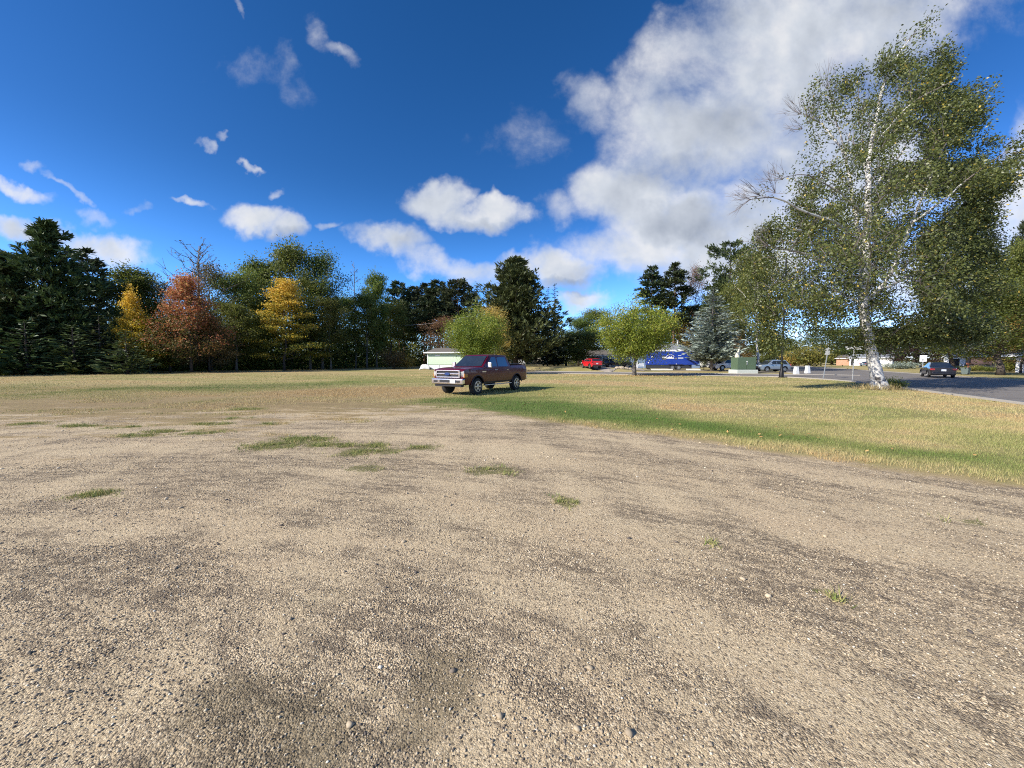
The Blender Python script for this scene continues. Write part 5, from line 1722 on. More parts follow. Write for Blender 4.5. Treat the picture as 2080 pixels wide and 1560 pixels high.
car('white_van', 'white minivan half hidden behind the green transformer box', suv(paint("white_paint", (.78, .78, .78), .0, .35), 4.95, 1.80, .97, cat='van', cabin=dict(a=1.55, at=.62, dt=-2.0, d=-2.36, roof=1.80, wb=.91, wt=.76, win=[(1.05, .5, .05, .05), (-.03, -.03, -1.05, -1.05), (-1.13, -1.13, -2.1, -1.92)], head=.1)), (g[0], g[1], g[2] + .05), R(183))
g = G(1567, 55.5)
car('silver_car', 'silver blue crossover parked behind the lamp post', suv(paint("silver_blue_paint", (.30, .37, .45), .55, .3), 4.75, 1.66, .93), (g[0], g[1], g[2] + .05), R(186))
bk = paint("black_truck_paint", (.012, .013, .015), .2, .3)
TB = dict(TR)
TB.update(paint=bk, handle=bk, sidestep=None, mirmat=bk, mirror=.2, archmat=bk, bumper=True, bumpmat=chrome)
g = G(1254, 78)
tk = car('black_pickup', 'black pickup with a matching topper in the shaded driveway', TB, (g[0], g[1], g[2] + .05), R(2))
tk.scale = (.94, .94, .94)
tp = MB().prism([(-1.32, 1.38), (-3.02, 1.38), (-2.94, 1.92), (-1.36, 1.93)], 1, -.86, .86).build('topper', bk, tk, bevel=.06)
for s in (1, -1):
    MB().box((-2.15, s * .865, 1.67), (1.2, .012, .30)).build('side_window', car_glass, tp)

# ---- blue fish house trailer
blue = pmat("trailer_blue", (.006, .038, .29), .42, .1, .06, 1.5, coat=.3)
blue_dk = pmat("trailer_shade_skirt", (.022, .025, .032), .6, 0, .2, 3)
white_m = pmat("white_painted_metal", (.80, .80, .78), .5, 0, .06, 3)
A, B = G(1313, 62.5), G(1421, 60.5)
d = (B - A)[:2]
TL = float(np.linalg.norm(d))
th = math.atan2(d[1], d[0])
tr_ = thing('travel_trailer', 'long blue box trailer with white roof and white emblem', 'trailer', (A[0], A[1], float(terrain(*A[:2])) + .05), th)
H0, H1, H2 = .80, 2.95, 3.2
MB().prism([(0, H0), (TL - .3, H0), (TL, H0 + .3), (TL, H1 - .2), (TL - .15, H1), (0, H1)], 1, .0, 2.4).build('body', blue, tr_, bevel=.03)
rf = MB().prism([(.15, H1), (TL * .80, H1), (TL * .80, H2), (.45, H2)], 1, .02, 2.38).build('roof', white_m, tr_, bevel=.04)
MB().prism([(TL * .80, H1), (TL - .15, H1), (TL - .2, H1 + .1), (TL * .80, H1 + .1)], 1, .02, 2.38).build('front_roof', white_m, tr_)
MB().lathe([(.22, 0), (.22, .1), (.16, .22), (.02, .26)], 14).build('roof_vent', white_m, rf, loc=(TL * .64, .8, H2))
MB().lathe([(.12, 0), (.12, .1), (.02, .14)], 12).build('roof_vent', white_m, rf, loc=(TL * .34, .8, H2))
MB().box((TL / 2 - .5, 1.2, .50), (TL - 1.2, 2.2, .60)).build('shade_skirt', blue_dk, tr_, bevel=.02)  # near-black block reaches down to stand for the shade under the trailer
MB().box((.35, .6, .38), (.5, .7, .55)).build('step', trim_black, tr_, bevel=.02)
for x in (TL * .50, TL * .62):
    wheel(tr_, x, .06, .36, .22, -1, alloy, 8)
    wheel(tr_, x, 2.34, .36, .22, 1, alloy, 8)
MB().box((TL * .56, -.06, .86), (TL * .28, .14, .05)).build('fender', trim_black, tr_, bevel=.015)
def on_side(nm, x0, x1, z0, z1, mat, y=-.012, parent=None):
    return MB().box(((x0 + x1) / 2, y, (z0 + z1) / 2), (x1 - x0, .03, z1 - z0)).build(nm, mat, parent or tr_, bevel=.008)
w_ = on_side('window', TL * .30, TL * .385, 1.62, 2.12, trim_black)
on_side('pane', TL * .303, TL * .382, 1.86, 2.08, pmat("blind_white", (.6, .6, .58), .5), -.03, w_)
on_side('pane', TL * .303, TL * .382, 1.64, 1.82, pmat("dim_pane", (.16, .16, .17), .15), -.03, w_)
w_ = on_side('window', TL * .545, TL * .585, 1.66, 1.95, trim_black)
on_side('pane', TL * .55, TL * .58, 1.69, 1.92, pmat("dim_pane", (.16, .16, .17), .15), -.03, w_)
on_side('porthole', TL * .095, TL * .118, 1.98, 2.22, white_m)
on_side('marker_lamp', TL * .045, TL * .06, 1.42, 1.55, white_m)
on_side('marker_lamp', TL * .03, TL * .05, 1.05, 1.25, white_m)
on_side('marker_lamp', TL * .565, TL * .58, .86, .98, white_m)
em = [(-.60, 0), (.60, 0), (.50, .18), (.34, .12), (.16, .36), (0, .20), (-.16, .36), (-.34, .12), (-.50, .18)]
e = MB().prism([(TL * .455 + x, 1.80 + z) for x, z in em], 1, -.03, -.002).build('emblem', white_m, tr_)
arc = [(TL * .455 + .62 * math.cos(a), 1.93 + .48 * math.sin(a)) for a in np.linspace(.35, math.pi - .35, 14)]
MB().tube([(x, -.02, z) for x, z in arc], .035, 5).build('emblem_arch', white_m, tr_)
on_side('lettering', TL * .60, TL * .70, 1.78, 1.96, pmat("pale_lettering", (.45, .5, .58), .5))
on_side('lettering', TL * .60, TL * .66, 2.22, 2.32, pmat("pale_lettering", (.45, .5, .58), .5))
MB().tube([(TL - .2, .6, .7), (TL + 1.2, 1.2, .55)], .06, 6).tube([(TL - .2, 1.8, .7), (TL + 1.2, 1.2, .55)], .06, 6).build('hitch', trim_black, tr_)
MB().tube([(TL + .9, 1.2, 0), (TL + .9, 1.2, .75)], .05, 8).build('jack', trim_black, tr_)

# ================================================================== BUILDINGS
siding_green = pmat("pale_green_siding", (.46, .58, .41), .6, 0, .06, 2)
siding_white = pmat("white_siding", (.74, .74, .72), .6, 0, .06, 2)
siding_blue = pmat("blue_grey_siding", (.20, .28, .42), .6, 0, .08, 2)
siding_grey = pmat("grey_siding", (.33, .36, .38), .6, 0, .08, 2)
shingle = pmat("grey_shingle", (.19, .20, .215), .9, 0, .25, 5, .5, 30)
shingle_br = pmat("brown_shingle", (.13, .115, .10), .9, 0, .25, 5, .5, 30)
fascia = pmat("white_fascia", (.78, .78, .77), .5, 0, .05, 3)
dark_in = pmat("dark_opening", (.012, .012, .014), .8, 0, .3, 3)
pane = pmat("window_pane", (.025, .032, .04), .06, 0, .2, 2, coat=.6)
wood_grey = pmat("weathered_fence_wood", (.42, .38, .32), .9, 0, .22, 3, .4, 40)
def brick_mat(name, c1, c2, mortar=(.42, .38, .33)):
    m = bpy.data.materials.new(name)
    m.use_nodes = True
    T = NT(m.node_tree)
    out, b = T.n('ShaderNodeOutputMaterial'), T.n('ShaderNodeBsdfPrincipled')
    tc = T.n('ShaderNodeTexCoord').outputs['Object']
    mp = T.n('ShaderNodeMapping')
    T.put(mp.inputs[0], tc)
    mp.inputs['Rotation'].default_value = (R(90), 0, 0)
    br = T.n('ShaderNodeTexBrick')
    T.put(br.inputs[0], mp.outputs[0])
    br.inputs['Color1'].default_value, br.inputs['Color2'].default_value, br.inputs['Mortar'].default_value = (*c1, 1), (*c2, 1), (*mortar, 1)
    br.inputs['Scale'].default_value = 1.0
    br.inputs['Brick Width'].default_value, br.inputs['Row Height'].default_value, br.inputs['Mortar Size'].default_value = .22, .075, .012
    T.put(b.inputs['Base Color'], T.mix(T.lin(T.noise(tc, 1.2, 4), .3, .7, 0, .35), br.outputs[0], tuple(x * .7 for x in c1)))
    b.inputs['Roughness'].default_value = .9
    T.put(out.inputs[0], b.outputs[0])
    return m
brick_tan = brick_mat("tan_brick", (.42, .27, .18), (.50, .34, .24))
brick_orange = brick_mat("orange_brick", (.55, .20, .08), (.62, .26, .12))

def house(name, label, loc, rz, L, D, eave, ridge, wall, roof, over=.45, hip=0.0, gable_front=False, foundation=None, cat='house', side_wall=None):
    """long house: front along local x at y=0, ridge parallel to x (or to y with gable_front)"""
    t = thing(name, label, cat, loc, rz)
    if gable_front:
        MB().prism([(0, 0), (L, 0), (L, eave), (L / 2, ridge), (0, eave)], 1, 0, D).build('wall', wall, t)
        o, th_ = over, .14
        k = (ridge - eave) / (L / 2)
        for s in (0, 1):
            x0, x1 = (-o, L / 2) if s == 0 else (L + o, L / 2)
            z0, z1 = eave - k * o + .01, ridge + .01
            MB().prism([(x0, z0), (x1, z1), (x1, z1 + th_), (x0, z0 + th_)], 1, -over, D + over).build('roof_slope', roof, t)
            MB().prism([(x0, z0 - .02), (x1, z1 - .02), (x1, z1 + th_ + .02), (x0, z0 + th_ + .02)], 1, -over - .04, -over - .002).build('fascia', fascia, t)
    else:
        MB().box((L / 2, D / 2, eave / 2), (L, D, eave)).build('wall', wall, t)
        o = over
        V = [(-o, -o, eave), (L + o, -o, eave), (L + o, D + o, eave), (-o, D + o, eave), (-o + hip, D / 2, ridge), (L + o - hip, D / 2, ridge)]
        F = [(0, 1, 5, 4), (2, 3, 4, 5), (3, 0, 4), (1, 2, 5), (3, 2, 1, 0)]
        MB().add(V, F).build('roof', roof, t)
        MB().box((L / 2, -o - .02, eave + .02), (L + 2 * o, .04, .2)).build('fascia', fascia, t)
        if not hip:
            for x in (-o - .015, L + o + .015):
                V = [(x, -o - .04, eave - .08), (x, D / 2, ridge - .08), (x, D / 2, ridge + .08), (x, -o - .04, eave + .12)]
                MB().add(V + [(p[0] + .02, p[1], p[2]) for p in V], [(0, 1, 2, 3), (7, 6, 5, 4), (0, 1, 5, 4), (1, 2, 6, 5), (2, 3, 7, 6), (3, 0, 4, 7)]).build('barge_board', fascia, t)
    if foundation:
        MB().box((L / 2, D / 2, foundation / 2), (L + .06, D + .06, foundation)).build('foundation', concrete, t)
    return t
def opening(t, nm, x0, x1, z0, z1, mat, frame=fascia, y=-.03, muntin=0):
    f = MB().box(((x0 + x1) / 2, y, (z0 + z1) / 2), (x1 - x0 + .16, .06, z1 - z0 + .16)).build(nm, frame, t)
    n = muntin + 1
    w = (x1 - x0) / n
    for k in range(n):
        MB().box((x0 + w * (k + .5), y - .032, (z0 + z1) / 2), (w - .05 * (n > 1), .02, z1 - z0)).build('pane' if mat is pane else 'panel', mat, f)
    return f
def face_cam(px, Y, turn=0.0):
    return R(turn)

# ---- pale green raised shed with white skirting panels, left of the pickup
g = G(869, 73)
W_ = lambda px_w, Y: px_w * Y / FPX
t = thing('green_shed', 'pale green sided shed on white skirting at the wood corner', 'shed', (g[0], g[1], g[2]), R(-17))
e0, e1, Ls, Ds = .95, 3.15, 8.6, 4.2
MB().box((Ls / 2, Ds / 2, (e0 + e1) / 2), (Ls, Ds, e1 - e0)).build('wall', siding_green, t)
nb = 11
for k in range(nb):
    z = e0 + (e1 - e0) * k / nb
    hgt = (e1 - e0) / nb
    MB().prism([(-.035, z), (-.005, z + hgt - .015), (0.0, z + hgt - .015), (0.0, z)], 0, .06, Ls - .06).build('siding_board', siding_green, t)
MB().box((-.02, -.03, (e0 + e1) / 2), (.12, .08, e1 - e0)).build('corner_board', fascia, t)
MB().box((Ls / 2, Ds / 2, .42), (Ls - .3, Ds - .3, .84)).build('base', dark_in, t)
for k in range(3):
    MB().box((1.35 + k * 2.35, -.06, .44), (2.25, .04, .80)).build('skirting_panel', fascia, t)
MB().add([(-.5, -.7, e1), (Ls + .5, -.7, e1), (Ls + .5, Ds + .5, e1), (-.5, Ds + .5, e1), (.4, Ds / 2, e1 + .95), (Ls, Ds / 2, e1 + .95)], [(0, 1, 5, 4), (2, 3, 4, 5), (3, 0, 4), (1, 2, 5), (3, 2, 1, 0)]).build('roof', shingle_br, t)
MB().box((Ls / 2, -.72, e1 + .02), (Ls + 1.0, .05, .2)).build('fascia', fascia, t)
MB().box((2.1, -.05, e1 - .5), (1.1, .04, .22)).build('awning_box', fascia, t)
tarp = MB()
r = np.random.default_rng(5)
nx, ny = 9, 6
V = [(x * 2.0 / 8 + r.normal(0, .03), y * 1.3 / 5, (1.05 * math.sin(math.pi * min(1, (x / 8) * .62 + .22)) ** 1.2 * math.sin(math.pi * (y / 5) * .9 + .15)) * (.85 + r.uniform(0, .3)) * (0 if x in (0,) else 1)) for y in range(ny) for x in range(nx)]
tarp.add(V, [(y * nx + x, y * nx + x + 1, (y + 1) * nx + x + 1, (y + 1) * nx + x) for y in range(ny - 1) for x in range(nx - 1)])
gt = G(851, 71.5)
o = tarp.build('tarp_heap', pmat("white_tarp", (.72, .71, .68), .7, 0, .08, 4, .3, 20), None, True)
o.location = tuple(gt)
m = o.modifiers.new('thick', 'SOLIDIFY'); m.thickness = .03
tag(o, 'crumpled white tarp heap at the left end of the green shed', 'tarp')

# ---- white shed between pickup and fence
g = G(1043, 84)
t = house('white_shed', 'small white shed between the big pine and the wooden fence', g, R(3), 2.6, 2.4, 2.0, 2.7, siding_white, shingle, .2, 0, True, cat='shed')
opening(t, 'door', .9, 1.7, .05, 1.8, siding_white)

# ---- picket fences
def fence(name, label, a, b, h=1.75, pw=.15, gap=.07):
    d = (b - a)[:2]
    L = float(np.linalg.norm(d))
    t = thing(name, label, 'fence', tuple(a), math.atan2(d[1], d[0]))
    n = int(L / (pw + gap))
    meshes = []
    for k in range(3):
        hh = h * (1 + .02 * (k - 1))
        m_ = MB().prism([(-pw / 2, .06), (pw / 2, .06), (pw / 2, hh - .07), (pw / 2 - .04, hh), (-pw / 2 + .04, hh), (-pw / 2, hh - .07)], 1, -.012, .012)
        me = bpy.data.meshes.new('picket')
        me.from_pydata(m_.v, [], m_.f)
        me.materials.append(wood_grey)
        meshes.append(me)
    for k in range(n):
        x = (k + .5) * L / n
        p = a[:2] + d / L * x
        mobj('picket', meshes[k % 3], t, (x, -.03, float(terrain(*p)) - a[2]))
    for z in (.4, h - .35):
        MB().box((L / 2, .03, z), (L, .04, .09)).build('rail', wood_grey, t)
    for k in range(int(L / 2.4) + 1):
        MB().box((min(L, k * 2.4), .07, h / 2), (.1, .1, h)).build('post', wood_grey, t)
    return t
fence('picket_fence', 'weathered grey picket fence between the pickup and the red car', G(1070, 86), G(1146, 86))
fence('picket_fence', 'short stretch of picket fence right of the black pickup', G(1256, 88), G(1292, 88), 2.2)

# ---- grey garage and porch behind the red car
g = G(1196, 90)
t = house('grey_garage', 'grey garage with dark roof in the shade behind the red car', g, R(2), 10.5, 7, 2.45, 3.9, siding_grey, shingle_br, .4, 1.5)
opening(t, 'door', 1.6, 2.5, .05, 2.1, pane)
opening(t, 'window', 3.1, 4.0, .9, 2.0, pane)
opening(t, 'garage_door', 5.0, 9.4, .05, 2.15, siding_white)
for x in (.3, 2.9, 4.5):
    MB().box((x, -1.0, 1.2), (.14, .14, 2.4)).build('porch_post', fascia, t)
g = G(1219, 84)
o = MB().box((0, 0, .55), (.7, .5, 1.1)).box((0, 0, 1.16), (.8, .6, .1)).build('utility_cabinet', siding_white, None, bevel=.02)
o.location = tuple(g)
tag(o, 'small white cabinet between the red car and the black pickup', 'cabinet')

# ---- blue house with white steps behind the trailer's left end; grey roofs above it
g = G(1294, 78)
t = house('blue_house', 'blue grey sided house with a grey shingle roof behind the trailer', g, R(-3), 12.5, 8, 3.0, 5.1, siding_blue, shingle, .45, 3.4)
for k in range(14):
    MB().prism([(-.03, .1 + k * .205), (-.004, .1 + k * .205 + .19), (0, .1 + k * .205 + .19), (0, .1 + k * .205)], 0, .1, 12.4).build('siding_board', siding_blue, t)
MB().box((.0, -.05, 1.5), (.2, .1, 3.0)).build('corner_board', fascia, t)
opening(t, 'door', 2.6, 3.5, .5, 2.6, siding_white)
MB().lathe([(.14, 0), (.14, .9), (.19, .92), (.19, 1.0)], 10).build('roof_pipe', fascia, t, loc=(9.2, 3.4, 4.7))
g = G(1301, 74)
t = thing('garden_bench', 'white garden bench standing before the blue grey wall', 'bench', tuple(g), R(0))
MB().box((0, .0, .42), (1.35, .42, .05)).build('seat', fascia, t, bevel=.01)
for z in (.62, .78, .94):
    MB().box((0, .2, z), (1.35, .03, .09)).build('back_slat', fascia, t)
for x in (-.62, .62):
    for y in (-.18, .2):
        MB().box((x, y, .2 if y < 0 else .52), (.06, .06, .4 if y < 0 else 1.04)).build('leg', fascia, t)
    MB().box((x, 0, .62), (.07, .46, .05)).build('armrest', fascia, t)
g = G(1382, 92)
t = house('gabled_house', 'house gable with a pale peak rising above the trailer roof', g, R(-8), 7.0, 9, 3.8, 6.1, siding_white, shingle, .5, 0, True)
opening(t, 'window', 2.6, 4.4, 3.7, 4.7, pane)

# ---- two pale timbers lying in front of the trailer
for k, (a, b, lab) in enumerate([(1323, 1367, 'long pale timber lying before the left part of the trailer'), (1394, 1424, 'shorter pale timber lying before the trailer wheels on their right')]):
    A, B = G(a, 60.3 - k * .8), G(b, 59.7 - k * .8)
    dd = (B - A)
    o = MB().box((0, 0, .14), (float(np.linalg.norm(dd[:2])), .2, .24)).build('timber', pmat("pale_timber", (.62, .60, .54), .85, 0, .15, 5), None, bevel=.015)
    o.location = (*((A + B) / 2)[:2], float(terrain(*((A + B) / 2)[:2])) + .01)
    o.rotation_euler = (0, 0, math.atan2(dd[1], dd[0]))
    tag(o, lab, 'timber', 'timbers before the trailer')

# ---- houses across the wide road
def road_house(px0, px1, Y, **kw):
    """left corner, front length and turn of a house whose front looks at the road bend"""
    a = G(px0, Y)
    beta = math.atan2(a[0], a[1])
    return a, (px1 - px0) * Y * math.cos(beta) / FPX, -beta - R(4)
a, L, rz = road_house(1962, 2120, 74)
t = house('brick_house', 'long low tan brick house with white eaves and grey roof', a, rz, L, 9, 2.45, 4.9, brick_tan, shingle, .8, 0)
opening(t, 'window', 4.4, 5.4, .9, 2.1, pane, muntin=1)
opening(t, 'window', 7.4, 8.6, .9, 2.0, pane, muntin=1)
opening(t, 'door', 5.9, 6.8, .05, 2.1, siding_white)
MB().box((2.1, -.1, 1.55), (3.0, .16, 1.2)).build('picture_window', pane, t)
MB().prism([(L * .35, 2.4), (L * .6, 2.4), (L * .475, 4.2)], 1, -.6, 3.5).build('roof_gable', shingle, t)
a, L, rz = road_house(1917, 1960, 76)
t = house('white_garage', 'white gabled garage with its dark door open, left of the brick house', a, rz, L, 7, 2.5, 3.9, siding_white, shingle, .35, 0, True, cat='garage')
opening(t, 'garage_door', L * .24, L * .74, .05, 2.05, dark_in)
a, L, rz = road_house(2064, 2130, 55)
t = house('white_house', 'white walled building cut by the right border', a, rz, L, 6, 2.4, 3.6, siding_white, shingle, .5, 0)
opening(t, 'window', .4, .9, 1.2, 2.0, pane)
opening(t, 'window', 1.2, 1.7, 1.2, 2.0, pane)
a, L, rz = road_house(1699, 1724, 140)
t = house('brick_house', 'orange brick house end beyond the leaning post', a, rz, L, 8, 2.4, 3.8, brick_orange, shingle_br, .5, 1.0)
a, L, rz = road_house(1725, 1760, 136)
t = house('white_house', 'white garage beside the orange brick house', a, rz, L, 8, 2.6, 4.0, siding_white, shingle, .5, 1.0)
opening(t, 'garage_door', .5, 1.0, .05, 2.2, dark_in)
opening(t, 'garage_door', 1.5, 3.4, .05, 2.2, siding_white)
a, L, rz = road_house(1783, 1812, 112)
t = house('white_house', 'white garage with a flat eave right of the birch trunk', a, rz, L, 7, 2.5, 3.6, siding_white, shingle, .6, 1.0)
opening(t, 'garage_door', .5, 2.7, .05, 2.1, siding_white)
g = G(1762, 118)
car('grey_car', 'grey car parked in the shade left of the birch trunk', sedan(paint("grey_blue_paint", (.16, .20, .25), .4, .3), 4.6, 1.45), g, R(20))
g = G(1955, 70)
t = thing('lawn_tractor', 'small dark lawn tractor before the open white garage', 'tractor', tuple(g), R(170))
MB().box((.45, 0, .55), (.75, .5, .4)).build('hood', pmat("tractor_green", (.05, .10, .04), .4), t, bevel=.06)
MB().box((-.35, 0, .62), (.45, .5, .12)).box((-.55, 0, .85), (.1, .5, .4)).build('seat', trim_black, t, bevel=.04)
MB().box((0, 0, .34), (1.5, .62, .14)).build('deck', trim_black, t, bevel=.03)
MB().tube([(.15, 0, .7), (0, 0, 1.0)], .025, 6).lathe([(.17, 1.0), (.19, 1.015), (.17, 1.03)], 14).build('steering_wheel', trim_black, t)
for x, rr_ in ((.55, .2), (-.5, .28)):
    for s in (1, -1):
        wheel(t, x, s * .42, rr_, .18, s, siding_white, 5)

# ================================================================== STREET FURNITURE
pole_m = pmat("dark_bronze_pole", (.022, .02, .018), .4, .5, .15, 6)
galv = pmat("galvanised_steel", (.50, .50, .47), .45, .6, .15, 8)
sign_white = pmat("sign_white", (.80, .80, .78), .45, 0, .03, 6)
sign_black = pmat("sign_black", (.02, .02, .02), .5)
def text_mesh(name, s, size, mat, parent, loc, rot=(R(90), 0, 0), align='CENTER', sx=1.0):
    cu = bpy.data.curves.new(name, 'FONT')
    cu.body, cu.size, cu.align_x, cu.align_y = s, size, align, 'CENTER'
    cu.extrude = .002
    tmp = bpy.data.objects.new('tmp', cu)
    COL.objects.link(tmp)
    dg = bpy.context.evaluated_depsgraph_get()
    me = bpy.data.meshes.new_from_object(tmp.evaluated_get(dg))
    bpy.data.objects.remove(tmp)
    me.materials.clear()
    me.materials.append(mat)
    o = mobj(name, me, parent, loc)
    o.rotation_euler = rot
    o.scale = (sx, 1, 1)
    return o
# tall dark lamp post
g = P(1587, 767)
t = thing('lamp_post', 'tall dark street lamp post at the end of the lawn', 'lamp post', tuple(g))
hp = ztop(520, g[1]) - g[2]
MB().lathe([(.27, 0), (.27, .04), (.21, .06), (.19, .55), (.12, .75), (.105, 1.2), (.06, hp)], 14).build('pole', pole_m, t, True)
MB().tube([(0, 0, hp - .1), (.25, -.1, hp + .12), (1.0, -.4, hp + .2), (1.7, -.7, hp + .2)], [.045, .04, .035, .03], 7).build('arm', pole_m, t, True)
MB().box((2.0, -.82, hp + .2), (.75, .32, .14), R(-22)).build('lamp_head', pole_m, t, bevel=.05)
MB().lathe([(.28, 0), (.28, .03), (.24, .04)], 12).build('base_plate', pole_m, t)
# leaning pale post with an edge-on sign
g = P(1672, 769)
t = thing('sign_post', 'thin pale leaning post carrying a sign seen edge on', 'sign post', tuple(g))
hp = 2.95
MB().box((0, 0, hp / 2), (.06, .05, hp)).build('post', galv, t)
MB().box((-.02, .0, hp - .42), (.012, .46, .60)).build('sign_plate', galv, t)
t.rotation_euler = (0, R(8.0), R(8))
# street name sign
g = P(1731.5, 774)
t = thing('street_sign', 'white street name sign on a thin post beside the birch', 'street sign', tuple(g), R(-6))
hz = ztop(703.5, g[1])
MB().tube([(0, 0, 0), (.0, 0, hz - .25)], .035, 8).build('post', galv, t)
b1 = MB().box((.0, 0, hz - .13), (1.28, .02, .25)).build('name_blade', sign_white, t, bevel=.01)
text_mesh('lettering', 'Sunrise Dr', .20, sign_black, b1, (.0, -.013, hz - .135), sx=.98)
for x in (-.58, .58):
    MB().lathe([(.02, -.018), (.02, -.010)], 8, 'Y').build('bolt', sign_black, b1, loc=(x, 0, hz - .13))
b2 = MB().box((.03, .0, hz - .40), (.72, .02, .25), R(58)).build('cross_blade', sign_white, t, bevel=.01)
n2 = Vector((math.sin(R(58)), -math.cos(R(58)), 0))
text_mesh('lettering', '47', .2, sign_black, b2, Vector((.03, 0, hz - .40)) + n2 * .014, (R(90), 0, R(58)))
# speed limit sign
g = G(1875, 46)
t = thing('speed_sign', 'white rectangular speed limit sign above the black sedan', 'road sign', tuple(g), R(-30))
zt_ = ztop(722, 46)
MB().box((0, .03, zt_ / 2), (.06, .04, zt_)).build('post', galv, t)
b1 = MB().box((0, 0, zt_ - .36), (.60, .015, .74)).build('sign_plate', sign_white, t, bevel=.02)
text_mesh('lettering', 'SPEED', .15, sign_black, b1, (0, -.010, zt_ - .12))
text_mesh('lettering', 'LIMIT', .15, sign_black, b1, (0, -.010, zt_ - .27))
text_mesh('lettering', '30', .40, sign_black, b1, (0, -.010, zt_ - .53))
# green transformer on its pad
A, B = G(1488, 50.5), G(1532, 50.2)
wT = float(B[0] - A[0]) * .90
g = (A + B) / 2
g[2] = float(terrain(*g[:2]))
t = thing('transformer_box', 'big dull green transformer cabinet on a concrete pad', 'transformer', tuple(g))
tg = pmat("transformer_green", (.085, .13, .075), .55, 0, .08, 2)
MB().box((0, 0, .24), (wT * 1.14, 2.0, .50)).build('pad', pmat("pad_concrete", (.50, .53, .49), .85, 0, .1, 3), t, bevel=.05)
zt_ = ztop(726, g[1]) - g[2]
MB().prism([(-.75, .49), (.75, .49), (.78, zt_ - .06), (.70, zt_), (-.70, zt_), (-.78, zt_ - .06)], 0, -wT / 2, wT / 2).build('cabinet', tg, t, bevel=.02)
for s in (-1, 1):
    d_ = MB().box((s * wT * .245, -.785, (zt_ + .49) / 2), (wT * .47, .02, zt_ - .72)).build('door', tg, t, bevel=.01)
    MB().box((-s * wT * .02 + s * wT * .03, -.82, (zt_ + .5) / 2), (.05, .05, .3)).build('handle', galv, d_)
MB().box((0, -.80, zt_ - .52), (.16, .02, .11)).build('warning_label', sign_white, t)
# two white pedestals
for px, py, lab in ((1617, 760.5, 'white tapered utility pedestal, left of the two near the street corner'), (1640, 758.6, 'white tapered utility pedestal, right of the two near the street corner')):
    g = P(px, py)
    g[2] = 0
    hgt = 15.2 * g[1] / FPX
    t = thing('utility_pedestal', lab, 'pedestal', tuple(g), R(10), 'white utility pedestals')
    MB().add([(-.28, -.22, 0), (.28, -.22, 0), (.28, .22, 0), (-.28, .22, 0), (-.19, -.16, hgt), (.19, -.16, hgt), (.19, .16, hgt), (-.19, .16, hgt)], [(3, 2, 1, 0), (4, 5, 6, 7), (0, 1, 5, 4), (1, 2, 6, 5), (2, 3, 7, 6), (3, 0, 4, 7)]).build('cover', sign_white, t, bevel=.03)
    MB().box((0, 0, hgt + .012), (.42, .36, .05)).build('lid', sign_white, t, bevel=.02)
# cream statue behind the transformer
g = G(1497.5, 53)
zt_ = ztop(705.5, 53) - g[2]
t = thing('statue', 'cream robed statue with bowed head behind the green transformer', 'statue', tuple(g), R(0))
cream = pmat("cream_stone", (.66, .62, .48), .8, 0, .12, 6, .3, 30)
mb = MB()
n = 14
secs = [(.02, .62, .42, -.05), (.35, .52, .36, -.04), (.9, .36, .28, -.02), (1.35, .30, .25, 0), (1.75, .31, .22, .0), (2.05, .26, .19, .06), (2.22, .12, .11, .12), (2.30, .085, .09, .14), (2.36, .12, .12, .17), (2.48, .135, .14, .20), (2.60, .11, .12, .21), (2.66, .03, .03, .21)]
k_ = zt_ / 2.66
V = []
for (z, a_, b_, dx) in secs:
    for j in range(n):
        an = 2 * math.pi * j / n
        fold = 1 + (.09 * math.sin(an * 6 + z * 2) if z < 1.9 else 0)
        V.append((dx + a_ * fold * math.cos(an), b_ * fold * math.sin(an), z * k_))
F = [(i * n + j, i * n + (j + 1) % n, (i + 1) * n + (j + 1) % n, (i + 1) * n + j) for i in range(len(secs) - 1) for j in range(n)] + [tuple(range(n))[::-1], tuple(range((len(secs) - 1) * n, len(secs) * n))]
mb.add(V, F).build('figure', cream, t, True)
MB().box((0, 0, .03), (1.3, .95, .1)).build('plinth', concrete, t, bevel=.02)
# bin with a mailbox post at the kerb of the brick house
g = P(1961, 761)
g[2] = 0
t = thing('rubbish_bin', 'grey wheeled bin at the kerb before the brick house', 'bin', tuple(g), R(20))
MB().add([(-.24, -.26, .06), (.24, -.26, .06), (.24, .26, .06), (-.24, .26, .06), (-.31, -.34, .78), (.31, -.34, .78), (.31, .34, .78), (-.31, .34, .78)], [(3, 2, 1, 0), (4, 5, 6, 7), (0, 1, 5, 4), (1, 2, 6, 5), (2, 3, 7, 6), (3, 0, 4, 7)]).build('body', pmat("bin_grey_green", (.10, .13, .12), .6), t, bevel=.03)
MB().box((0, 0, .81), (.68, .74, .07)).build('lid', pmat("bin_grey_green", (.10, .13, .12), .6), t, bevel=.03)
for s in (-1, 1):
    MB().lathe([(.1, -.03), (.1, .03)], 12, 'Y').build('wheel', rubber, t, loc=(-.2, s * .28, .1))
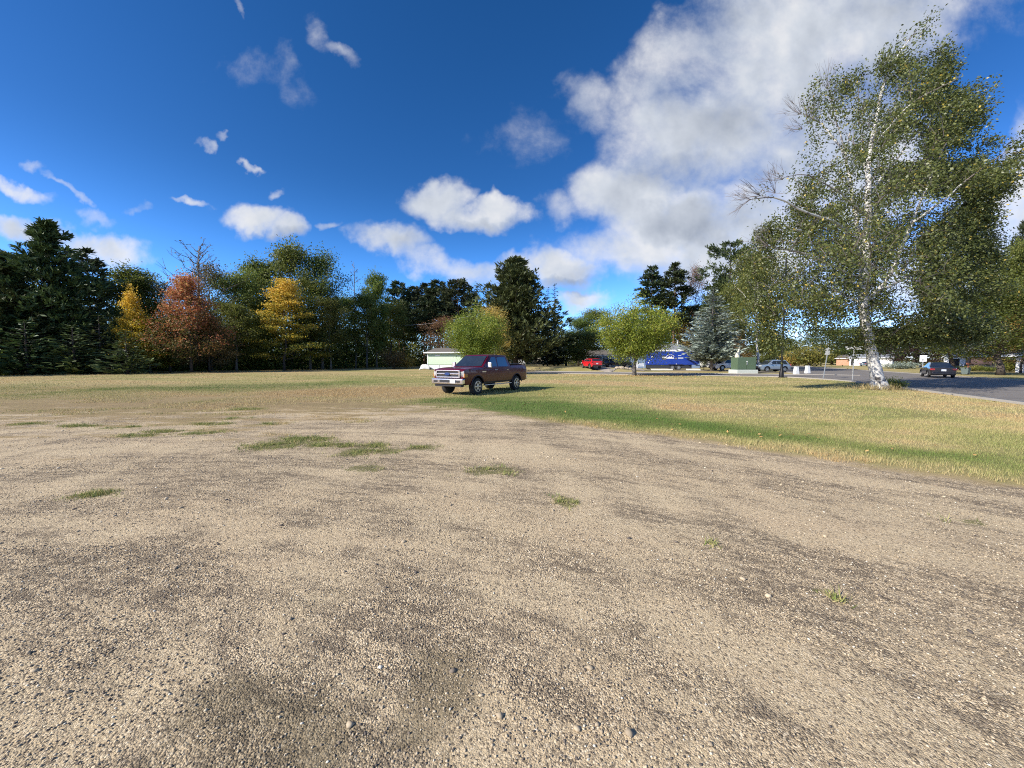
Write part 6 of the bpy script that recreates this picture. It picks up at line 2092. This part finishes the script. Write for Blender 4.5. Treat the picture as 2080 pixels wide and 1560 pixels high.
g = g + np.array([.62, .3, 0])
t = thing('mailbox', 'rusty mailbox post right behind the grey bin', 'mailbox', tuple(g), R(20))
MB().box((0, 0, .6), (.1, .1, 1.2)).build('post', pmat("rusty_post", (.22, .07, .04), .8), t)
MB().prism([(-.1, 0), (.1, 0), (.1, .14), (.06, .21), (-.06, .21), (-.1, .14)], 0, -.26, .26).build('box', pmat("rusty_post", (.22, .07, .04), .8), t, loc=(0, 0, 1.2), bevel=.01)
# grey pole rising behind the pickup, and a slack wire at the wood
g = G(1004.5, 62)
hz = ztop(668, 62) - g[2]
o = MB().tube([(0, 0, 0), (.02, 0, hz)], [.09, .07], 8).box((0, 0, hz - .3), (.3, .1, .1)).build('utility_pole', galv, None)
o.location = tuple(g)
tag(o, 'slim grey pole rising behind the pickup cab', 'pole')
a, b = on_plane(812, 661, 92), on_plane(885, 655.5, 86)
pts = [a + (b - a) * u + np.array([0, 0, -.35 * 4 * u * (1 - u) * .4]) for u in np.linspace(-.25, 1.9, 16)]
o = MB().tube([tuple(p) for p in pts], .035, 5).build('overhead_wire', pmat("wire_grey", (.5, .5, .5), .4, .3), None)
tag(o, 'pale overhead wire slung before the dark wood', 'wire')
# pile of sand and rocks beside the driveway
r = np.random.default_rng(44)
for k, px in enumerate((1254, 1262, 1271, 1279)):
    g = P(px, 753.5)
    s_ = [.45, .6, .5, .4][k]
    bm = bmesh.new()
    bmesh.ops.create_icosphere(bm, subdivisions=2, radius=s_)
    for v in bm.verts:
        v.co *= 1 + r.normal(0, .09)
        v.co.z *= .55
    me = bpy.data.meshes.new('boulder')
    bm.to_mesh(me); bm.free()
    me.materials.append(pmat("tan_rock", (.40, .33, .24), .9, 0, .25, 3, .5, 20))
    o = mobj('boulder', me, None, (g[0], g[1], g[2] + s_ * .2))
    tag(o, ['leftmost of four tan boulders by the driveway', 'largest of four tan boulders by the driveway', 'third from the left of four tan boulders by the driveway', 'rightmost of four tan boulders, nearest the maple trunk'][k], 'boulder', 'boulders by the driveway')
